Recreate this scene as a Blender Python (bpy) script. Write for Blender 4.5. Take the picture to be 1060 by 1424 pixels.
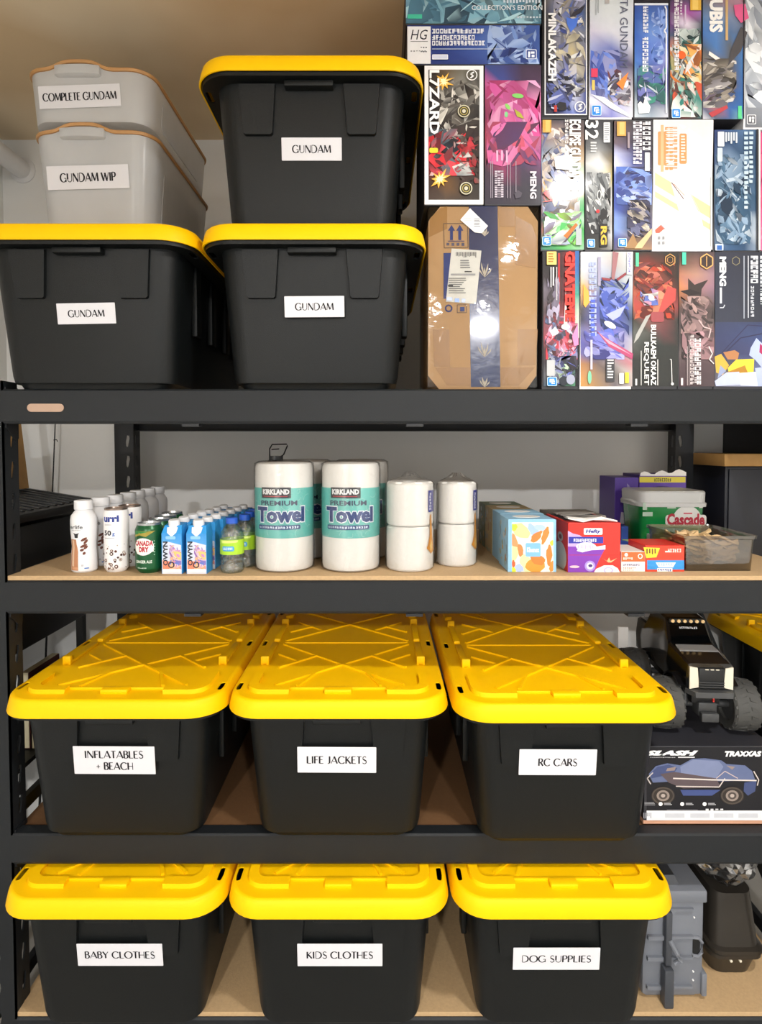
import bpy, bmesh, math, random
from mathutils import Vector, Matrix, Euler

for o in list(bpy.data.objects): bpy.data.objects.remove(o)
scene = bpy.context.scene
COL = scene.collection
PI = math.pi

# ---------------------------------------------------------------- camera
F = 800.0; PITCH = math.radians(2.0); CX, CYP = 530.0, 647.0
CAMY, ZE = -1.36, 1.50
cam_d = bpy.data.cameras.new('camera'); cam = bpy.data.objects.new('camera', cam_d); COL.objects.link(cam)
cam.location = (0, CAMY, ZE); cam.rotation_euler = (PI/2 - PITCH, 0, 0)
cam_d.sensor_fit = 'VERTICAL'; cam_d.sensor_height = 36.0; cam_d.lens = F/1424*36.0
cam_d.shift_y = -(712-CYP)/1424; cam_d.clip_start = 0.02
scene.camera = cam

# ---------------------------------------------------------------- world, lamps, exposure
w = bpy.data.worlds.new('world'); scene.world = w; w.use_nodes = True
w.node_tree.nodes['Background'].inputs[0].default_value = (0.95, 0.97, 1.0, 1)
w.node_tree.nodes['Background'].inputs[1].default_value = 0.62
def disc_lamp(name, loc, size, power, col=(1, .99, .975)):
    l = bpy.data.lights.new(name, 'AREA'); l.shape = 'DISK'; l.size = size; l.energy = power; l.color = col
    o = bpy.data.objects.new(name, l); o.location = loc; COL.objects.link(o); return o
CEIL = ZE + 1.15
disc_lamp('ceiling_lamp', (.80, -1.10, CEIL-.05), .13, 26)
disc_lamp('ceiling_lamp_far', (.95, -4.0, CEIL-.05), .20, 120)
disc_lamp('ceiling_lamp_far_left', (-.95, -4.0, CEIL-.05), .20, 112)
vs = scene.view_settings
vs.view_transform = 'Standard'; vs.look = 'None'; vs.gamma = 1.0; vs.use_curve_mapping = False
vs.exposure = 0.28

# ---------------------------------------------------------------- helpers
def s2l(v):
    v /= 255.0
    return v/12.92 if v <= .04045 else ((v+.055)/1.055)**2.4
def lin(h):
    if isinstance(h, str):
        h = h.lstrip('#'); h = [int(h[i:i+2], 16) for i in (0, 2, 4)]
    return tuple(s2l(float(c)) for c in h[:3]) + (1.0,)
def at(px, py, Y):                       # photograph pixel -> point on the vertical plane at depth Y
    x = (px-CX)/F; u = -(py-CYP)/F
    dy = math.cos(PITCH) + u*math.sin(PITCH); dz = -math.sin(PITCH) + u*math.cos(PITCH)
    t = (Y-CAMY)/dy
    return Vector((x*t, Y, ZE + dz*t))
def on(px, py, z):                       # photograph pixel -> point on the horizontal plane at height z
    x = (px-CX)/F; u = -(py-CYP)/F
    dy = math.cos(PITCH) + u*math.sin(PITCH); dz = -math.sin(PITCH) + u*math.cos(PITCH)
    t = (z-ZE)/dz
    return Vector((x*t, CAMY+dy*t, z))

def nt(name):
    m = bpy.data.materials.new(name); m.use_nodes = True
    return m, m.node_tree.nodes, m.node_tree.links, m.node_tree.nodes['Principled BSDF']
def mat(name, col, rough=.5, metal=0., var=.08, vscale=25., bump=0., bscale=200., spec=.5, coat=0., trans=0., alpha=1., sss=0.):
    m, N, L, b = nt(name)
    c = lin(col)
    b.inputs['Roughness'].default_value = rough; b.inputs['Metallic'].default_value = metal
    b.inputs['Specular IOR Level'].default_value = spec; b.inputs['Coat Weight'].default_value = coat
    b.inputs['Coat Roughness'].default_value = .08
    b.inputs['Transmission Weight'].default_value = trans
    tc = N.new('ShaderNodeTexCoord')
    n = N.new('ShaderNodeTexNoise'); n.inputs['Scale'].default_value = vscale; n.inputs['Detail'].default_value = 4
    L.new(tc.outputs['Object'], n.inputs['Vector'])
    r = N.new('ShaderNodeMix'); r.data_type = 'RGBA'
    r.inputs[6].default_value = tuple(x*(1-var) for x in c[:3])+(1,); r.inputs[7].default_value = tuple(min(1, x*(1+var)) for x in c[:3])+(1,)
    L.new(n.outputs['Fac'], r.inputs[0]); L.new(r.outputs[2], b.inputs['Base Color'])
    if bump:
        n2 = N.new('ShaderNodeTexNoise'); n2.inputs['Scale'].default_value = bscale; n2.inputs['Detail'].default_value = 3
        L.new(tc.outputs['Object'], n2.inputs['Vector'])
        bp = N.new('ShaderNodeBump'); bp.inputs['Strength'].default_value = bump; bp.inputs['Distance'].default_value = .002
        L.new(n2.outputs['Fac'], bp.inputs['Height']); L.new(bp.outputs['Normal'], b.inputs['Normal'])
    if alpha < 1:
        t = N.new('ShaderNodeBsdfTransparent'); mx = N.new('ShaderNodeMixShader'); mx.inputs[0].default_value = alpha
        L.new(t.outputs[0], mx.inputs[1]); L.new(b.outputs[0], mx.inputs[2]); L.new(mx.outputs[0], N['Material Output'].inputs['Surface'])
    return m
def print_mat(name, rough, coat, spec=.5):
    m, N, L, b = nt(name)
    a = N.new('ShaderNodeVertexColor'); a.layer_name = 'Col'
    tc = N.new('ShaderNodeTexCoord'); n = N.new('ShaderNodeTexNoise'); n.inputs['Scale'].default_value = 60
    L.new(tc.outputs['Object'], n.inputs['Vector'])
    mr = N.new('ShaderNodeMapRange'); mr.inputs[3].default_value = .94; mr.inputs[4].default_value = 1.06
    L.new(n.outputs['Fac'], mr.inputs[0])
    mx = N.new('ShaderNodeMix'); mx.data_type = 'RGBA'; mx.blend_type = 'MULTIPLY'; mx.inputs[0].default_value = 1
    L.new(a.outputs['Color'], mx.inputs[6]); L.new(mr.outputs[0], mx.inputs[7]); L.new(mx.outputs[2], b.inputs['Base Color'])
    b.inputs['Roughness'].default_value = rough; b.inputs['Coat Weight'].default_value = coat; b.inputs['Coat Roughness'].default_value = .09
    b.inputs['Specular IOR Level'].default_value = spec
    return m

M = {}
M['gloss_print'] = print_mat('gloss_print', .5, .35, .25)
M['print'] = print_mat('printed_card', .45, .1)
M['paper_print'] = print_mat('paper_print', .6, 0, .3)
M['film_print'] = print_mat('film_print', .3, .3)

class MB:
    """collects shapes into one mesh"""
    def __init__(s): s.bm = bmesh.new()
    def _q(s, vs, faces):
        v = [s.bm.verts.new(p) for p in vs]
        for f in faces:
            try: s.bm.faces.new([v[i] for i in f])
            except ValueError: pass
        return v
    def box(s, x0, x1, y0, y1, z0, z1, bevel=0, rot=None, seg=2):
        vs = [(x, y, z) for z in (z0, z1) for y in (y0, y1) for x in (x0, x1)]
        v = s._q(vs, [(0, 2, 3, 1), (4, 5, 7, 6), (0, 1, 5, 4), (2, 6, 7, 3), (0, 4, 6, 2), (1, 3, 7, 5)])
        if bevel:
            es = list({e for q in v for e in q.link_edges})
            r = bmesh.ops.bevel(s.bm, geom=es, offset=bevel, segments=seg, profile=.5, affect='EDGES')
            v = list({q for f in r['faces'] for q in f.verts} | {q for q in v if q.is_valid})
        if rot is not None:
            c = Vector(((x0+x1)/2, (y0+y1)/2, (z0+z1)/2))
            bmesh.ops.rotate(s.bm, verts=v, cent=c, matrix=rot)
        return s
    def loft(s, rings, cap0=True, cap1=True, closed=False):
        R = [[s.bm.verts.new(p) for p in r] for r in rings]
        n = len(R[0]); pairs = list(zip(R, R[1:]))
        if closed: pairs.append((R[-1], R[0]))
        for a, b in pairs:
            for i in range(n):
                j = (i+1) % n
                s.bm.faces.new((a[i], a[j], b[j], b[i]))
        if not closed:
            if cap0: s.bm.faces.new(list(reversed(R[0])))
            if cap1: s.bm.faces.new(R[-1])
        return s
    def lathe(s, prof, n=28, c=(0, 0, 0), cap=True):
        rings = [[(c[0]+r*math.cos(2*PI*i/n), c[1]+r*math.sin(2*PI*i/n), c[2]+z) for i in range(n)] for r, z in prof]
        return s.loft(rings, cap, cap)
    def cyl(s, a, b, r, n=16, r2=None):
        a = Vector(a); b = Vector(b); d = (b-a).normalized()
        q = d.to_track_quat('Z', 'Y'); r2 = r if r2 is None else r2
        f = lambda c, rr: [c + q @ Vector((rr*math.cos(2*PI*i/n), rr*math.sin(2*PI*i/n), 0)) for i in range(n)]
        return s.loft([f(a, r), f(b, r2)])
    def tube(s, pts, r, n=8):
        pts = [Vector(p) for p in pts]; rings = []
        for i, p in enumerate(pts):
            d = (pts[min(i+1, len(pts)-1)]-pts[max(i-1, 0)]).normalized()
            q = d.to_track_quat('Z', 'Y')
            rings.append([p + q @ Vector((r*math.cos(2*PI*k/n), r*math.sin(2*PI*k/n), 0)) for k in range(n)])
        return s.loft(rings)
    def prism(s, poly, h0, h1, f=lambda u, v, h: (u, v, h), shrink=0):
        """polygon extruded from h0 to h1; the far end shrunk towards its centre"""
        cu = sum(p[0] for p in poly)/len(poly); cv = sum(p[1] for p in poly)/len(poly)
        far = [(u-(u-cu)*shrink, v-(v-cv)*shrink) for u, v in poly]
        return s.loft([[f(u, v, h0) for u, v in poly], [f(u, v, h1) for u, v in far]])
    def plate(s, outer, holes, h0, h1, f=lambda u, v, h: (u, v, h)):
        """flat sheet with real holes"""
        cu = bpy.data.curves.new('tmp', 'CURVE'); cu.dimensions = '2D'; cu.fill_mode = 'BOTH'
        for loop in [outer]+list(holes):
            sp = cu.splines.new('POLY'); sp.points.add(len(loop)-1); sp.use_cyclic_u = True
            for p, q in zip(sp.points, loop): p.co = (q[0], q[1], 0, 1)
        ob = bpy.data.objects.new('tmp', cu)
        me = bpy.data.meshes.new_from_object(ob)
        tris = [tuple(p.vertices) for p in me.polygons]; co = [v.co.copy() for v in me.vertices]
        bpy.data.objects.remove(ob); bpy.data.curves.remove(cu); bpy.data.meshes.remove(me)
        key = {}; idx = []; uni = []
        for c in co:
            k = (round(c.x, 6), round(c.y, 6))
            if k not in key: key[k] = len(uni); uni.append(k)
            idx.append(key[k])
        T = set()
        for t in tris:
            q = tuple(idx[i] for i in t)
            if len(set(q)) == len(q): T.add(q)
        for h in (h0, h1): s._q([f(u, v, h) for u, v in uni], T)
        for loop in [outer]+list(holes):
            n = len(loop)
            s._q([f(u, v, h) for h in (h0, h1) for u, v in loop], [(i, (i+1) % n, n+(i+1) % n, n+i) for i in range(n)])
        return s
    def mesh(s, name, m, smooth=35):
        bm = s.bm
        bmesh.ops.recalc_face_normals(bm, faces=bm.faces[:])
        me = bpy.data.meshes.new(name); bm.to_mesh(me); bm.free()
        if m is not None: me.materials.append(M[m] if isinstance(m, str) else m)
        if smooth:
            me.polygons.foreach_set('use_smooth', [True]*len(me.polygons)); me.set_sharp_from_angle(angle=math.radians(smooth))
        return me
    def build(s, name, m, parent=None, loc=None, rot=None, smooth=35):
        return link(name, s.mesh(name, m, smooth), parent, loc, rot)
def link(name, me, parent=None, loc=None, rot=None):
    o = bpy.data.objects.new(name, me); COL.objects.link(o)
    if parent is not None: o.parent = parent
    if loc is not None: o.location = loc
    if rot is not None: o.rotation_euler = rot
    return o
def tag(o, label=None, cat=None, group=None, kind=None):
    if label: o['label'] = label
    if cat: o['category'] = cat
    if group: o['group'] = group
    if kind: o['kind'] = kind
    return o
def thing(name, label, cat, loc=(0, 0, 0), rz=0, group=None):
    o = bpy.data.objects.new(name, None); COL.objects.link(o); o.location = loc; o.rotation_euler = (0, 0, rz)
    o.empty_display_size = .05
    return tag(o, label, cat, group)
def copy_tree(o, parent=None):
    c = o.copy(); COL.objects.link(c); c.parent = parent
    for ch in list(o.children): copy_tree(ch, c)
    return c
def rrect(w, l, r, z, n=6, cx=0, cy=0):
    pts = []
    for sx, sy, a0 in ((1, 1, 0), (-1, 1, 90), (-1, -1, 180), (1, -1, 270)):
        for i in range(n+1):
            a = math.radians(a0 + 90*i/n)
            pts.append((cx+sx*(w/2-r)+r*math.cos(a), cy+sy*(l/2-r)+r*math.sin(a), z))
    return pts
def rr2(x0, x1, y0, y1, r, n=4): return [(p[0], p[1]) for p in rrect(x1-x0, y1-y0, r, 0, n, (x0+x1)/2, (y0+y1)/2)]

# ---- flat print: shapes in 2D, stacked in hair-thin layers, then laid on a surface
_tc = {}
def text_mesh(s, bold=0., shear=0., space=1.):
    k = (s, bold, shear, space)
    if k not in _tc:
        c = bpy.data.curves.new('t', 'FONT'); c.body = s; c.resolution_u = 2; c.offset = bold; c.shear = shear; c.space_character = space
        o = bpy.data.objects.new('t', c); me = bpy.data.meshes.new_from_object(o)
        co = [(v.co.x, v.co.y) for v in me.vertices]; fs = [tuple(p.vertices) for p in me.polygons]
        bpy.data.objects.remove(o); bpy.data.curves.remove(c); bpy.data.meshes.remove(me)
        x0 = min(p[0] for p in co); x1 = max(p[0] for p in co); y0 = min(p[1] for p in co); y1 = max(p[1] for p in co)
        _tc[k] = ([((x-x0)/(x1-x0), (y-y0)/(y1-y0)) for x, y in co], fs)
    return _tc[k]
class Art:
    """v axis points down when the shapes are given in photograph pixels (down=True)"""
    def __init__(s, down=True, step=2.5e-5, base=4e-4):
        s.bm = bmesh.new(); s.cl = s.bm.loops.layers.float_color.new('Col'); s.n = 0; s.down = down; s.step = step; s.base = base
    def _face(s, pts, cols, h):
        try: f = s.bm.faces.new([s.bm.verts.new((p[0], p[1], h)) for p in pts])
        except ValueError: return
        for lp, c in zip(f.loops, cols): lp[s.cl] = c
    def lay(s): s.n += 1; return s.base + s.n*s.step
    def poly(s, pts, col, h=None):
        h = h or s.lay(); c = lin(col); s._face(pts, [c]*len(pts), h); return s
    def rect(s, x0, y0, x1, y1, col): return s.poly([(x0, y0), (x1, y0), (x1, y1), (x0, y1)], col)
    def rrect(s, x0, y0, x1, y1, r, col): return s.poly(rr2(x0, x1, min(y0, y1), max(y0, y1), r), col)
    def ell(s, cx, cy, rx, ry, col, n=20, rot=0, a0=0, a1=360):
        c, q = math.cos(rot), math.sin(rot); k = n if a1-a0 >= 360 else n+1
        P = [(rx*math.cos(math.radians(a0+(a1-a0)*i/n)), ry*math.sin(math.radians(a0+(a1-a0)*i/n))) for i in range(k)]
        return s.poly([(cx+x*c-y*q, cy+x*q+y*c) for x, y in P], col)
    def grad(s, x0, y0, x1, y1, rows, h=None):
        h = h or s.lay(); R = len(rows)-1; C = len(rows[0])-1; cc = [[lin(c) for c in r] for r in rows]
        for i in range(R):
            for j in range(C):
                X = [x0+(x1-x0)*k/C for k in (j, j+1)]; Y = [y0+(y1-y0)*k/R for k in (i, i+1)]
                s._face([(X[0], Y[0]), (X[1], Y[0]), (X[1], Y[1]), (X[0], Y[1])], [cc[i][j], cc[i][j+1], cc[i+1][j+1], cc[i+1][j]], h)
        return s
    def line(s, pts, wd, col, h=None):
        h = h or s.lay(); c = lin(col)
        for (a, b) in zip(pts, pts[1:]):
            dx, dy = b[0]-a[0], b[1]-a[1]; l = math.hypot(dx, dy) or 1; ox, oy = -dy/l*wd/2, dx/l*wd/2
            s._face([(a[0]+ox, a[1]+oy), (b[0]+ox, b[1]+oy), (b[0]-ox, b[1]-oy), (a[0]-ox, a[1]-oy)], [c]*4, h)
        return s
    def ring(s, cx, cy, rx, ry, wd, col, n=20): return s.line([(cx+rx*math.cos(2*PI*i/n), cy+ry*math.sin(2*PI*i/n)) for i in range(n+1)], wd, col)
    def text(s, t, x0, y0, x1, y1, col, rot=0, bold=.0, shear=0., space=1.):
        """fills the rectangle; rot=1 reads downwards, rot=-1 upwards"""
        co, fs = text_mesh(t, bold, shear, space); h = s.lay(); c = lin(col)
        def mp(u, v):
            if rot == 1: u, v = v, 1-u
            elif rot == -1: u, v = 1-v, u
            return (x0+(x1-x0)*u, y1+(y0-y1)*v) if s.down else (x0+(x1-x0)*u, y0+(y1-y0)*v)
        for f in fs: s._face([mp(*co[i]) for i in f], [c]*len(f), h)
        return s
    def bars(s, x0, y0, x1, y1, n, col, seed=0, vert=True, duty=.6):
        """lines of print too small to read"""
        r = random.Random(seed)
        for i in range(n):
            if vert:
                a = x0+(x1-x0)*i/n; b = a+(x1-x0)/n*duty
                if duty < .65 or abs(y1-y0) < 2e-3: s.rect(a, y0, b, y0+(y1-y0)*r.uniform(.6, 1), col)
                else: s.glyph(a, y0, b, y1, col, r)
            else:
                a = y0+(y1-y0)*i/n; b = a+(y1-y0)/n*duty
                if duty < .65 or abs(x1-x0) < 2e-3: s.rect(x0, a, x0+(x1-x0)*r.uniform(.6, 1), b, col)
                else: s.glyph(x0, a, x1, b, col, r)
        return s
    def glyph(s, x0, y0, x1, y1, col, r):
        """an unreadable printed sign: a few crossing strokes"""
        W, H = x1-x0, y1-y0; h = s.lay(); c = lin(col)
        for u in r.sample((.0, .36, .74), 2): s._face([(x0+W*u, y0), (x0+W*(u+.26), y0), (x0+W*(u+.26), y1), (x0+W*u, y1)], [c]*4, h)
        for v in r.sample((.0, .38, .80), 2): s._face([(x0, y0+H*v), (x1, y0+H*v), (x1, y0+H*(v+.20)), (x0, y0+H*(v+.20))], [c]*4, h+s.step*.5)
        return s
    def shards(s, x0, y0, x1, y1, pal, n, seed, size=.3, ang=None, thin=.35, fine=True):
        """abstract angular printed shapes"""
        r = random.Random(seed); W, H = x1-x0, y1-y0; S = min(abs(W), abs(H))*size
        for i in range(n):
            cx, cy = r.uniform(x0, x1), r.uniform(y0, y1); a = (r.choice(ang) if ang else r.uniform(0, 180)); a = math.radians(a+r.uniform(-15, 15))
            L_, B = S*r.uniform(.5, 1.5), S*r.uniform(.1, .7)*(thin if r.random() < .45 else 1)
            pts = []
            for (u, v) in ((-1, r.uniform(-.6, .3)), (-.2, -1), (.5, r.uniform(-1, -.4)), (1, r.uniform(-.3, .5)), (.3, 1), (-.5, r.uniform(.4, 1))):
                X = cx + u*L_*math.cos(a) - v*B*math.sin(a); Y = cy + u*L_*math.sin(a) + v*B*math.cos(a)
                pts.append((min(max(X, min(x0, x1)), max(x0, x1)), min(max(Y, min(y0, y1)), max(y0, y1))))
            ca, cb = lin(r.choice(pal)), lin(r.choice(pal)); k = [r.random()**1.5*.8 for _ in pts]
            s._face(pts, [tuple(x+(y-x)*q for x, y in zip(ca, cb)) for q in k], s.lay())
        if fine: s.shards(x0+W*.06, y0+H*.03, x1-W*.06, y1-H*.03, pal, int(n*.5), seed+500, size*.5, ang, .3, False)
        return s
    def split_u(s, us):
        for u in us:
            g = s.bm.verts[:]+s.bm.edges[:]+s.bm.faces[:]
            bmesh.ops.bisect_plane(s.bm, geom=g, plane_co=(u, 0, 0), plane_no=(1, 0, 0))
        return s
    def split_v(s, us):
        for u in us:
            g = s.bm.verts[:]+s.bm.edges[:]+s.bm.faces[:]
            bmesh.ops.bisect_plane(s.bm, geom=g, plane_co=(0, u, 0), plane_no=(0, 1, 0))
        return s
    def mesh(s, name, m, f):
        for v in s.bm.verts: v.co = f(v.co.x, v.co.y, v.co.z)
        me = bpy.data.meshes.new(name); s.bm.to_mesh(me); s.bm.free(); me.materials.append(M[m]); return me
    def build(s, name, m, f, parent=None, loc=None, rot=None): return link(name, s.mesh(name, m, f), parent, loc, rot)
def px_front(Y, o=(0, 0, 0), zmin=-9):            # pixels -> an upright face at depth Y, relative to the thing's origin
    o = Vector(o)
    def f(u, v, h):
        p = at(u, v, Y); p.y -= h; p.z = max(p.z, zmin); return p-o
    return f
def flat_front(y=0): return lambda u, v, h: Vector((u, y-h, v))
def wrap(Rf, cy=0):                      # u metres of arc -> round a cylinder, seen from -Y
    def f(u, v, h):
        R = Rf(v) if callable(Rf) else Rf; a = u/ (Rf(None) if callable(Rf) else Rf)
        return Vector(((R+h)*math.sin(a), cy-(R+h)*math.cos(a), v))
    return f

# ---- high-contrast sticker lettering: thick stems, hairline joins
def arc(cx, cy, rx, ry, a0, a1, n=14): return [(cx+rx*math.cos(math.radians(a0+(a1-a0)*i/n)), cy+ry*math.sin(math.radians(a0+(a1-a0)*i/n))) for i in range(n+1)]
T_, t_, c_ = 'T', 't', 'c'
GLY = {
 'A': (.80, [([(0, 0), (.42, 1)], t_), ([(.40, 1), (.76, 0)], T_), ([(.20, .30), (.62, .30)], t_)]),
 'B': (.58, [([(.07, 0), (.07, 1)], T_), ([(.07, 1), (.26, 1)]+arc(.26, .77, .20, .23, 90, -90)+[(.07, .54)], c_), ([(.07, .54), (.28, .54)]+arc(.28, .27, .24, .27, 90, -90)+[(.07, 0)], c_)]),
 'C': (.84, [(arc(.46, .5, .42, .5, 42, 318, 24), c_)]),
 'D': (.82, [([(.07, 0), (.07, 1)], t_), ([(.07, 1), (.28, 1)]+arc(.28, .5, .46, .5, 90, -90, 18)+[(.07, 0)], c_)]),
 'E': (.55, [([(.07, 0), (.07, 1)], T_), ([(.07, .98), (.5, .98)], t_), ([(.07, .52), (.42, .52)], t_), ([(.07, .02), (.52, .02)], t_)]),
 'F': (.52, [([(.07, 0), (.07, 1)], T_), ([(.07, .98), (.5, .98)], t_), ([(.07, .50), (.42, .50)], t_)]),
 'G': (.90, [(arc(.46, .5, .42, .5, 42, 330, 24), c_), ([(.82, 0), (.82, .44)], t_), ([(.56, .44), (.84, .44)], t_)]),
 'H': (.72, [([(.07, 0), (.07, 1)], T_), ([(.64, 0), (.64, 1)], t_), ([(.07, .5), (.64, .5)], t_)]),
 'I': (.24, [([(.11, 0), (.11, 1)], T_)]),
 'J': (.40, [([(.30, 1), (.30, .2)], T_), ([(.30, .25)]+arc(.12, .2, .18, .2, 0, -110, 8), c_)]),
 'K': (.66, [([(.07, 0), (.07, 1)], T_), ([(.07, .42), (.56, 1)], t_), ([(.20, .56), (.62, 0)], T_)]),
 'L': (.52, [([(.07, 0), (.07, 1)], T_), ([(.07, .02), (.5, .02)], t_)]),
 'M': (.98, [([(.05, 0), (.12, 1)], t_), ([(.12, 1), (.48, .08)], T_), ([(.48, .08), (.82, 1)], t_), ([(.84, 1), (.92, 0)], T_)]),
 'N': (.80, [([(.06, 0), (.06, 1)], t_), ([(.08, 1), (.70, 0)], T_), ([(.72, 0), (.72, 1)], t_)]),
 'O': (.98, [(arc(.49, .5, .44, .5, 0, 360, 30), c_)]),
 'P': (.58, [([(.07, 0), (.07, 1)], T_), ([(.07, 1), (.28, 1)]+arc(.28, .73, .24, .27, 90, -90)+[(.07, .46)], c_)]),
 'R': (.64, [([(.07, 0), (.07, 1)], T_), ([(.07, 1), (.28, 1)]+arc(.28, .75, .22, .25, 90, -90)+[(.07, .50)], c_), ([(.26, .50), (.60, 0)], T_)]),
 'S': (.56, [(arc(.29, .76, .20, .23, 30, 205, 12)+[(.14, .60), (.30, .50), (.44, .40)]+arc(.27, .25, .23, .25, 35, -155, 12), 's')]),
 'T': (.62, [([(.31, 0), (.31, 1)], T_), ([(.02, .98), (.60, .98)], t_)]),
 'U': (.76, [([(.08, 1), (.08, .32)], T_), ([(.08, .34)]+arc(.37, .32, .29, .32, 180, 360)+[(.66, 1)], t_)]),
 'W': (1.08, [([(.02, 1), (.30, 0)], T_), ([(.30, 0), (.54, .95)], t_), ([(.52, .95), (.78, 0)], T_), ([(.78, 0), (1.04, 1)], t_)]),
 'Y': (.68, [([(.02, 1), (.34, .48)], T_), ([(.34, .48), (.66, 1)], t_), ([(.34, .5), (.34, 0)], T_)]),
 '+': (.60, [([(.06, .42), (.50, .42)], t_), ([(.28, .18), (.28, .66)], t_)]),
 ' ': (.30, []),
}
def sticker_text(art, s, cx, y0, y1, width, col='#16161c'):
    tot = sum(GLY[ch][0]+.07 for ch in s)-.07; H = y1-y0; sx = width/tot; x = cx-width/2; c = lin(col)
    for ch in s:
        adv, strokes = GLY[ch]; h = art.lay()
        for pts, k in strokes:
            P = [(x+px*sx, y0+py*H) for px, py in pts]; n = len(P)
            if n < 2: continue
            Ls, Rs = [], []
            for i in range(n):
                a, b = P[max(i-1, 0)], P[min(i+1, n-1)]; dx, dy = b[0]-a[0], b[1]-a[1]; l = math.hypot(dx, dy) or 1e-9
                e = .20 if k == T_ else .09 if k == t_ else (.09+.11*abs(dy/l)**1.5 if k == c_ else .08+.12*abs(dx/l)*(1 if .3 < i/n < .7 else .25))
                e *= min(H, sx*1.15); Ls.append((P[i][0]-dy/l*e/2, P[i][1]+dx/l*e/2)); Rs.append((P[i][0]+dy/l*e/2, P[i][1]-dx/l*e/2))
            for i in range(n-1): art._face([Ls[i], Ls[i+1], Rs[i+1], Rs[i]], [c]*4, h)
        x += (adv+.07)*sx

# ---------------------------------------------------------------- materials
M['black_plastic'] = mat('black_plastic', '#0f1213', .42, spec=.3, bump=.25, bscale=700, var=.06)
M['yellow_plastic'] = mat('yellow_plastic', '#fac400', .5, spec=.2, var=.03, bump=.05, bscale=500)
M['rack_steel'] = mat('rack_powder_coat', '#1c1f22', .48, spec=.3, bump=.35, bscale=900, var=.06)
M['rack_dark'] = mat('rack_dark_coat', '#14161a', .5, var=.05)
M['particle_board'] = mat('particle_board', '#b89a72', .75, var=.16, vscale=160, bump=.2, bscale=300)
M['shaded_board'] = mat('shade_brown_board', '#6e4d2e', .75, var=.14, vscale=120, bump=.2, bscale=300)  # darker brown carries the shade between the totes in the board colour
M['white_wall'] = mat('painted_wall', '#f0f0ee', .85, var=.04, vscale=3, bump=.1, bscale=120)
M['floor'] = mat('concrete_floor', '#9a968f', .8, var=.12, vscale=6, bump=.2, bscale=60)
M['paper'] = mat('sticker_paper', '#d9d9de', .55, var=.01)
M['brass'] = mat('nameplate_metal', '#b79a86', .45, .35, var=.05)
M['white_plastic'] = mat('white_plastic', '#e9e9ea', .35, var=.02)
M['wood'] = mat('raw_wood', '#b58a4e', .65, var=.15, vscale=30)
M['black'] = mat('plain_black', '#0e0f10', .5, var=.05)
def ceiling_mat():
    m, N, L, b = nt('unpainted_drywall_ceiling')
    tc = N.new('ShaderNodeTexCoord')
    n = N.new('ShaderNodeTexNoise'); n.inputs['Scale'].default_value = 1.6; n.inputs['Detail'].default_value = 3; L.new(tc.outputs['Object'], n.inputs['Vector'])
    r = N.new('ShaderNodeValToRGB'); e = r.color_ramp.elements
    e[0].position, e[0].color = .40, lin('#d8be98'); e[1].position, e[1].color = .60, lin('#e8d4b4')
    L.new(n.outputs['Fac'], r.inputs[0]); L.new(r.outputs[0], b.inputs['Base Color']); b.inputs['Roughness'].default_value = .9
    return m
M['drywall'] = ceiling_mat()

# ---------------------------------------------------------------- the room
YW = .85; XL, XR = -1.43, 2.6; YB = -5.5
def struct(name, mb, m, smooth=0): return tag(mb.build(name, m, smooth=smooth), kind='structure')
struct('floor', MB().box(XL-.1, XR+.1, YB, YW+.1, -.1, 0), 'floor')
struct('ceiling', MB().box(XL-.1, XR+.1, YB, YW+.1, CEIL, CEIL+.1), 'drywall')
struct('wall_back', MB().box(XL-.1, XR+.1, YW, YW+.1, 0, CEIL), 'white_wall')
struct('wall_left', MB().box(XL-.1, XL, YB, YW, 0, CEIL), 'white_wall')
struct('wall_right', MB().box(XR, XR+.1, YB, YW, 0, CEIL), 'white_wall')

# ---------------------------------------------------------------- the rack
BT = [at(530, py, 0).z for py in (541, 808, 1160, 1416)]      # tops of the four front beams
BHL = [BT[k]-at(530, py, 0).z for k, py in enumerate((589, 853.5, 1202, 1462))]   # beam heights
RX0, RX1, RD = -.985, 1.155, .77                               # left end, right end, depth
rx = lambda sx, d: RX0+d if sx < 0 else RX1-d                  # d inwards from an end
rack = thing('shelving_rack', 'tall black steel garage shelving rack with four particle board shelves', 'shelving rack', (0, 0, 0))
UW = .093; TH = .004
def teardrop(cu, cv, s, lean):
    return [(cu+u*s+lean*(v+.03), cv+v*s) for u, v in ((-.006, .024), (.004, .022), (.007, .010), (.004, -.022), (-.001, -.026), (-.006, -.018), (-.008, 0))]
def upright_mesh(sx, front):
    """L-shaped post: a slotted face towards the front or back and a slotted flange along the side"""
    mb = MB(); top = BT[0]+.02
    hs = [teardrop(.046, .09+.075*i, .9, .10) for i in range(int((top-.12)/.075))]
    mb.plate([(0, 0), (UW, 0), (UW, top), (0, top)], hs, 0, TH, f=(lambda u, v, h: (rx(sx, u), (h if front else RD-h), v)))
    hs = [teardrop(.030, .09+.075*i, .9, .10) for i in range(int((top-.12)/.075))]
    mb.plate([(0, 0), (.055, 0), (.055, top), (0, top)], hs, 0, TH, f=(lambda u, v, h: (rx(sx, UW-TH+h), (u if front else RD-u), v)))
    mb.box(min(rx(sx, UW+.004), rx(sx, -.004)), max(rx(sx, UW+.004), rx(sx, -.004)), (-.003 if front else RD-.06), (.06 if front else RD+.003), 0, .012)
    return mb
for sx in (-1, 1):
    for fr in (True, False):
        upright_mesh(sx, fr).build('upright', 'rack_steel' if fr else 'rack_dark', rack, smooth=0)
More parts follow.
